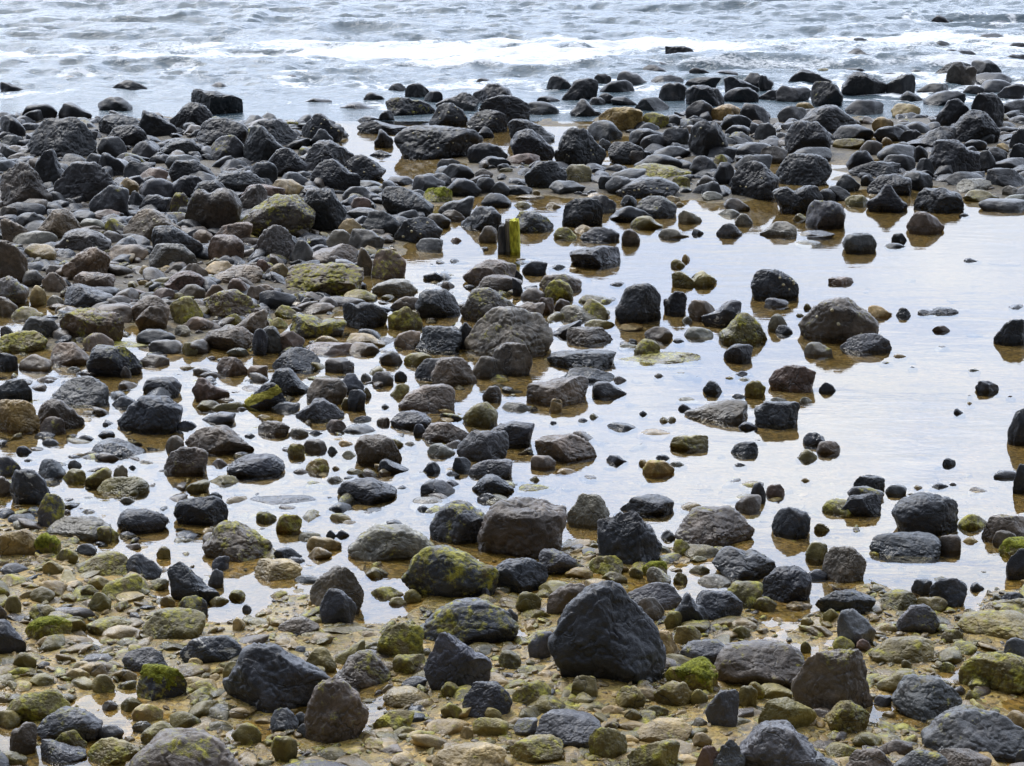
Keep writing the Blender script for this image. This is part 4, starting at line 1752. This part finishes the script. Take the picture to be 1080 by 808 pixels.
def scatter(n, xr, yr, size, accept, colours, rs, sub, sink=(0.1, 0.5), moss_p=0.2, flat=(0.32, 0.75)):
    global stuff_n
    x = rs.uniform(-1, 1, n); y = rs.uniform(yr[0], yr[1], n)
    x = x * (xr[0] + (xr[1] - xr[0]) * (y - yr[0]) / (yr[1] - yr[0]))
    h = ground_height(x, y)
    keep = rs.uniform(0, 1, n) < accept(x, y, h)
    out = [[], [], [], []]
    off = 0
    names, wts = zip(*colours)
    for a, b, z in zip(x[keep], y[keep], h[keep]):
        s = float(np.clip(rs.lognormal(math.log(size[1]), 0.5), size[0], size[2]))
        P, f = variant(int(rs.randint(NV)), sub)
        hz = s * rs.uniform(*flat)
        V = P * (s, s * rs.uniform(0.65, 1.0), hz)
        t = rs.uniform(0, 2 * math.pi); ct, st = math.cos(t), math.sin(t)
        V = np.stack([V[:, 0] * ct - V[:, 1] * st, V[:, 0] * st + V[:, 1] * ct, V[:, 2]], -1)
        tl = rs.uniform(-0.35, 0.35)
        V[:, 2] += V[:, 0] * tl
        V += (a, b, z - hz * rs.uniform(*sink))
        c = np.array(BASE[names[int(rs.choice(len(names), p=wts))]]) * rs.uniform(0.65, 1.25)
        out[0].append(V); out[1].append(f + off); off += len(V)
        out[2].append(np.tile(c, (len(V), 1)))
        out[3].append(np.full(len(V), rs.uniform(0.1, 0.5) if rs.uniform() < moss_p else 0.0))
    return out


rs = np.random.RandomState(4)


def wet_or_dry(dry, wet, edge=0.02):
    return lambda x, y, h: np.where(h > edge, dry, np.where(h > -0.02, 0.5 * (dry + wet), wet))


def free(x, y):
    """1 where no big rock stands, 0 inside its footprint"""
    out = np.ones(len(x))
    for cx, cy, sx, sy in placed:
        out[((x - cx) / (sx * 0.8)) ** 2 + ((y - cy) / (sy * 0.8)) ** 2 < 1] = 0
    return out


def outside(x, y):
    px, _, _ = project(np.stack([x, y, 0 * x], -1))
    return ((px < -25) | (px > W_PX + 25)).astype(float)


DARK = [('k', 0.80), ('g', 0.06), ('b', 0.12), ('o', 0.02)]
MIXED = [('k', 0.24), ('g', 0.14), ('b', 0.40), ('o', 0.13), ('t', 0.06), ('l', 0.03)]
SANDY = [('t', 0.38), ('o', 0.33), ('b', 0.07), ('y', 0.20), ('k', 0.02)]
banks = [
    scatter(4300, (4.6, 6.6), (17.0, 26.2), (0.05, 0.105, 0.18), lambda x, y, h: (h > 0.012) * 0.8 * free(x, y), DARK, rs, 3, (0.25, 0.75), 0.08, (0.5, 1.0)),
    scatter(4200, (3.2, 4.6), (12.6, 18.5), (0.035, 0.075, 0.13), lambda x, y, h: np.where(h > 0.008, 0.85, np.where(x < 0.5, 0.03, 0.0)) * free(x, y), MIXED, rs, 3, (0.15, 0.65), 0.3, (0.4, 0.9)),
    scatter(4300, (3.0, 5.0), (10.3, 17.5), (0.018, 0.046, 0.09), lambda x, y, h: np.where(h > -0.012, 0.35, np.where(x < 0.1, 0.5, np.where(x < 0.8, 0.14, 0.015))) * free(x, y), MIXED, rs, 2, (0.0, 0.5), 0.3),
    # the shore goes on to both sides of the view
    scatter(2600, (5.5, 10.5), (7.0, 26.0), (0.06, 0.13, 0.30), lambda x, y, h: outside(x, y) * np.where(h > 0.0, 0.85, 0.12), [('k', 0.4), ('b', 0.25), ('g', 0.15), ('o', 0.2)], rs, 3, (0.1, 0.5), 0.3, (0.45, 0.95)),
]
for vs, fs, cs, ms in banks:
    if not vs:
        continue
    stuff_v.append(np.concatenate(vs)); stuff_f.append(np.concatenate(fs) + stuff_n); stuff_n += len(stuff_v[-1])
    stuff_c.append(np.concatenate(cs)); stuff_m.append(np.concatenate(ms))
o = link('cobbles', make_mesh('cobbles', np.concatenate(stuff_v), np.concatenate(stuff_f), M_STONE, col=np.concatenate(stuff_c), moss=np.concatenate(stuff_m), pale=0.0))
tag(o, 'small cobbles wedged in every gap between the bigger rocks', 'cobbles', kind='stuff')

peb = [
    scatter(19000, (2.5, 3.8), (6.8, 11.6), (0.006, 0.012, 0.022), lambda x, y, h: np.where(h > 0.0, 0.8, 0.15) * (0.35 + 0.65 * (fbm(np.stack([x * 2.2, y * 2.2, 0 * x], -1), 77, 3) > -0.08)), SANDY, rs, 1, (0.1, 0.6), 0.4),
    scatter(9500, (2.5, 3.8), (6.8, 11.6), (0.012, 0.024, 0.045), lambda x, y, h: np.where(h > 0.0, 0.8, 0.15) * free(x, y) * (0.3 + 0.7 * (fbm(np.stack([x * 2.2, y * 2.2, 0 * x], -1), 77, 3) > -0.12)), SANDY, rs, 2, (0.1, 0.6), 0.75),
    scatter(6200, (2.5, 3.8), (6.8, 11.4), (0.028, 0.052, 0.10), lambda x, y, h: np.where(h > 0.003, 0.6, 0.1) * free(x, y), SANDY, rs, 3, (0.3, 0.75), 0.85),
]
pv, pf, pc, pm, pn = [], [], [], [], 0
for vs, fs, cs, ms in peb:
    pv.append(np.concatenate(vs)); pf.append(np.concatenate(fs) + pn); pn += len(pv[-1])
    pc.append(np.concatenate(cs)); pm.append(np.concatenate(ms))
o = link('pebbles', make_mesh('pebbles', np.concatenate(pv), np.concatenate(pf), M_STONE, col=np.concatenate(pc), moss=np.concatenate(pm), pale=0.0))
tag(o, 'tan and olive pebbles littering the wet sand', 'pebbles', kind='stuff')


# ------------------------------------------------------------------ wooden stake in the pool
def slab_post(name, outline, z0, z1, mat, parent, seed, lean=(0, 0), cut=0.0):
    """a post with the given plan outline, its sides ragged along the grain, its top worn to a slant"""
    n, rows = len(outline), 16
    v, f = [], []
    for j in range(rows + 1):
        t = j / rows
        for i, (x, y) in enumerate(outline):
            z = z0 + (z1 - z0) * t
            g = noise3(np.array([x * 60, y * 60, z * 9.0]), seed) * 0.009 + noise3(np.array([x * 150, y * 150, z * 25.0]), seed) * 0.003
            k = 1 - 0.10 * t ** 6
            v.append((x * k + g + lean[0] * t, y * k + g * 0.7 + lean[1] * t, z + (cut * x * 8 + noise3(np.array([x * 80, y * 80, 1.0]), seed) * 0.012) * t ** 4))
    for j in range(rows):
        for i in range(n):
            a, b = j * n + i, j * n + (i + 1) % n
            f.append((a, b, b + n)); f.append((a, b + n, a + n))
    top = np.mean(np.array(v[rows * n:]), 0)
    v.append(tuple(top + (0, 0, 0.006)))
    for i in range(n):
        f.append((rows * n + i, rows * n + (i + 1) % n, len(v) - 1))
    return link(name, make_mesh(name, np.array(v), np.array(f), mat, smooth=False), parent)


def ring(x0, x1, y0, y1, n=5):
    p = [(x0 + (x1 - x0) * k / n, y0) for k in range(n)] + [(x1, y0 + (y1 - y0) * k / n) for k in range(n)]
    p += [(x1 - (x1 - x0) * k / n, y1) for k in range(n)] + [(x0, y1 - (y1 - y0) * k / n) for k in range(n)]
    cx, cy = (x0 + x1) / 2, (y0 + y1) / 2
    return [(cx + (x - cx) * (0.90 if k % n == 0 else 1.0), cy + (y - cy) * (0.90 if k % n == 0 else 1.0)) for k, (x, y) in enumerate(p)]


st = bpy.data.objects.new('wooden_stake', None)
COL.objects.link(st)
g = unproject(536.5, 266, 0.0)
st.location = (g[0], g[1] + 0.05, 0)
tag(st, 'old split wooden stake with a bright yellow-green algae side standing in the pool', 'stake')
dpt = math.hypot(g[1], CAM_H)
px2m = dpt / F_PX
hgt = 33.5 * px2m
slab_post('dark_plank', ring(-11.5 * px2m, -4 * px2m, -0.055, 0.05), -0.18, hgt * 0.93, M_WOOD, st, 3, (0.004, 0.0), 0.05)
slab_post('post', ring(-4.2 * px2m, 2.0 * px2m, -0.035, 0.055), -0.18, hgt * 0.98, M_WOODPALE, st, 5, (0.002, 0.0))
slab_post('algae_coat', ring(1.6 * px2m, 11.5 * px2m, -0.06, 0.05), -0.18, hgt * 1.0, M_ALGAE, st, 8, (0.0, 0.0))


# ------------------------------------------------------------------ ground, water
def grid_sheet(name, xs_of_row, ys, zfun, mat, extra=None):
    ny, nx = len(ys), xs_of_row.shape[1]
    X = xs_of_row
    Y = np.repeat(np.asarray(ys)[:, None], nx, 1)
    Z = zfun(X.ravel(), Y.ravel()).reshape(X.shape)
    v = np.stack([X.ravel(), Y.ravel(), Z.ravel()], -1)
    i = (np.arange(ny - 1)[:, None] * nx + np.arange(nx - 1)[None, :]).ravel()
    f = np.stack([i, i + 1, i + nx + 1, i + nx], -1)
    ex = {k: fn(X.ravel(), Y.ravel()) for k, fn in (extra or {}).items()}
    return link(name, make_mesh(name, v, f, mat, extra=ex))


ys = np.concatenate([[-4000, -400, -60, -12], np.linspace(-4, 6, 14)[:-1], np.geomspace(6, 30, 330), [32, 36, 42, 50, 70, 200, 4000]])
u = np.concatenate([[-3000, -60, -8, -2.5, -1.4], np.linspace(-0.9, 0.9, 420), [1.4, 2.5, 8, 60, 3000]])
half = np.maximum(ys * 0.26, 0) + 0.5
half = np.clip(half, 1.2, 9.0)
beach = grid_sheet('sand', half[:, None] * u[None, :], ys, ground_height, M_SAND)
tag(beach, 'wet ochre sand between the rocks', kind='structure')

EDGE_Y = 25.6
ysp = np.concatenate([np.linspace(3, 26, 24)[:-1] * 1.0])
ysp = ysp[ysp < EDGE_Y].tolist() + [EDGE_Y]
xsp = np.concatenate([[-300, -60, -20], np.linspace(-8, 8, 17), [20, 60, 300]])
pool = grid_sheet('tide_pool', np.repeat(xsp[None, :], len(ysp), 0), ysp, lambda x, y: np.zeros_like(x), M_POOL)
tag(pool, 'still shallow tide pool mirroring the sky', kind='structure')


def crest(x, y, y0, amp, width, seed, wob=0.5, fx=0.22):
    q = np.stack([x * fx, np.full_like(x, seed * 3.7), np.zeros_like(x)], -1)
    yc = y0 + wob * fbm(q, seed, 3)
    a = amp * np.clip(0.35 + 0.95 * fbm(q * 1.7 + 9, seed + 1, 2), 0, 1.3)
    d = (y - yc) / width
    d = np.where(d < 0, d * 1.9, d)                # the face towards the shore is steeper
    return a * np.exp(-d * d), d, a / amp


def sea_height(x, y):
    z = np.zeros_like(x)
    for y0, amp, wd, sd in ((31.2, 0.16, 0.55, 11), (33.4, 0.07, 0.5, 12), (36.0, 0.12, 0.6, 13), (38.2, 0.16, 0.7, 14), (40.5, 0.15, 0.8, 15),
                            (43.5, 0.2, 1.0, 16), (48, 0.2, 1.2, 17), (54, 0.24, 1.5, 18)):
        z = z + crest(x, y, y0, amp, wd, sd)[0]
    q = np.stack([x * 0.9, y * 1.5, np.zeros_like(x)], -1)
    rid = 1 - 2.4 * np.abs(fbm(q * (0.9, 0.8, 1) + 3, 43, 4, 0.5))
    chop = fbm(q, 41, 4, 0.55) * 0.05 + rid * 0.08 + fbm(q * 4, 47, 3, 0.6) * 0.02
    k = sstep(EDGE_Y, 29.5, y)
    return (z + chop * (0.25 + 0.75 * k)) * k * sstep(400, 90, y)


def sea_foam(x, y):
    q = np.stack([x * 0.55, y * 1.5, np.zeros_like(x)], -1)
    warp = np.stack([fbm(q * 0.8, 61, 3), fbm(q * 0.8 + 7, 62, 3), np.zeros_like(x)], -1)
    n = fbm(q * 1.1 + warp * 1.3, 63, 5, 0.62)
    lace = 1 - np.abs(fbm(q * 1.6 + warp * 1.6, 65, 4, 0.6)) * 3.2
    band = np.exp(-((y - 33.0 - 0.08 * x) / 1.9) ** 2)
    f = sstep(-0.12, 0.42, n + band * 0.55 - 0.20) * (0.25 + 0.75 * band)
    f = np.maximum(f, np.clip(lace - 0.2, 0, 1) * band * 0.7)
    _, d, a = crest(x, y, 31.2, 0.16, 0.55, 11)
    right = sstep(-3.6, -2.2, x)
    f = np.maximum(f, np.exp(-((d + 0.55) / 0.75) ** 2) * (0.45 + 0.65 * right) * np.clip(a * 1.3, 0.35, 1.1))
    wash = np.exp(-((y - 28.4) / 1.9) ** 2)
    f = np.maximum(f, np.clip(lace - 0.28, 0, 1) * wash * 0.85)
    far = sstep(35, 40, y)
    f = np.maximum(f, np.clip(lace - 0.55, 0, 1) * far * 0.45)
    clear = np.exp(-(((x + 4.0) / 1.6) ** 2 + ((y - 30.7) / 0.45) ** 2))   # the green face before it breaks
    f = f * (1 - 0.8 * clear)
    patch = sstep(-0.32, 0.25, fbm(np.stack([x * 0.45 + 31, y * 0.9, 0 * x], -1), 71, 3))
    f = f * (0.42 + 0.72 * patch)
    for cx, cy, sx, sy in placed:
        if cy > 24.6:
            dd = np.hypot((x - cx) / (sx + 0.10), (y - cy) / (sy + 0.45))
            f = np.maximum(f, np.exp(-((dd - 0.95) / 0.30) ** 2) * np.clip(0.1 + 0.55 * patch, 0, 1) * np.clip(lace + 0.45, 0, 1))
    return np.clip(f, 0, 1) * sstep(EDGE_Y, 26.6, y) * sstep(300, 60, y)


ysea = np.concatenate([np.arange(EDGE_Y, 48, 0.055), np.geomspace(48, 120, 120)[1:], [200, 400, 900, 2500, 6000]])
us = np.concatenate([[-40, -6, -2, -1.3], np.linspace(-1.0, 1.0, 400), [1.3, 2, 6, 40]])
hs = np.maximum(ysea * 0.27, 7.0)
sea = grid_sheet('sea', hs[:, None] * us[None, :], ysea, sea_height, M_SEA, {'foam': sea_foam})
tag(sea, 'pale grey sea with breaking foam', kind='structure')

# ------------------------------------------------------------------ sky and sun
SUN_EL, SUN_AZ = R(52), R(-32)          # high over the sea, a little to the left, behind thin cloud
world = bpy.data.worlds.new('World')
SC.world = world
world.use_nodes = True
t = NT(world.node_tree)
sky = t.n('ShaderNodeTexSky', sky_type='NISHITA')
sky.sun_disc = False
sky.sun_elevation = SUN_EL
sky.sun_rotation = SUN_AZ
sky.dust_density = 3.0
d = t.n('ShaderNodeTexCoord').outputs['Generated']
sep = t.n('ShaderNodeSeparateXYZ'); t.put(sep.inputs[0], d)
el = t.math('ARCSINE', sep.outputs[2])
cl = t.noise(t.vmath('MULTIPLY', d, (1.0, 1.0, 2.6)), 8.0, 6, 0.6, 0.5)
cl2 = t.noise(t.vmath('MULTIPLY', d, (1.0, 1.0, 2.2)), 14.0, 4, 0.5)
over = t.mix(t.ramp(cl, 0.36, 0.62), (8.0, 9.9, 13.8), (12.2, 13.1, 14.7))
mixed = t.mix(0.88, sky.outputs[0], over)
# a brighter break in the cloud, seaward, some 20 degrees up
e1 = t.math('DIVIDE', t.math('SUBTRACT', el, R(20)), R(8.5))
band = t.math('EXPONENT', t.math('MULTIPLY', t.math('MULTIPLY', e1, e1), -1.0))
fwd = t.ramp(sep.outputs[1], 0.2, 0.95)
gl = t.math('MULTIPLY', t.math('MULTIPLY', band, fwd), t.math('ADD', 0.75, t.math('MULTIPLY', cl2, 0.5)))
zen = t.ramp(el, R(32), R(75), 1.0, 2.15)
back = t.ramp(sep.outputs[1], -0.35, 0.6, 0.10, 1.0)
mul = t.math('MULTIPLY', t.math('ADD', 1.0, t.math('MULTIPLY', gl, 1.9)), t.math('MULTIPLY', back, zen))
bg = t.n('ShaderNodeBackground')
t.put(bg.inputs[0], t.mix(1.0, mixed, mul, 'MULTIPLY'))
bg.inputs[1].default_value = 0.11
o = t.n('ShaderNodeOutputWorld'); t.put(o.inputs[0], bg.outputs[0])

sun_d = bpy.data.lights.new('sun', 'SUN')
sun_d.energy = 1.5
sun_d.angle = R(12)
sun_d.color = (1.0, 0.97, 0.92)
sun = bpy.data.objects.new('sun', sun_d)
COL.objects.link(sun)
from mathutils import Vector
to_sun = Vector((math.sin(SUN_AZ) * math.cos(SUN_EL), math.cos(SUN_AZ) * math.cos(SUN_EL), math.sin(SUN_EL)))
sun.rotation_euler = to_sun.to_track_quat('Z', 'Y').to_euler()
sun.location = to_sun * 40

SC.view_settings.view_transform = 'Standard'
SC.view_settings.look = 'None'
SC.view_settings.exposure = 0.42
SC.view_settings.gamma = 1.0
SC.view_settings.use_curve_mapping = False
SC.render.engine = 'CYCLES'
SC.cycles.max_bounces = 6
SC.cycles.transparent_max_bounces = 8
SC.cycles.use_adaptive_sampling = True
SC.cycles.use_denoising = True
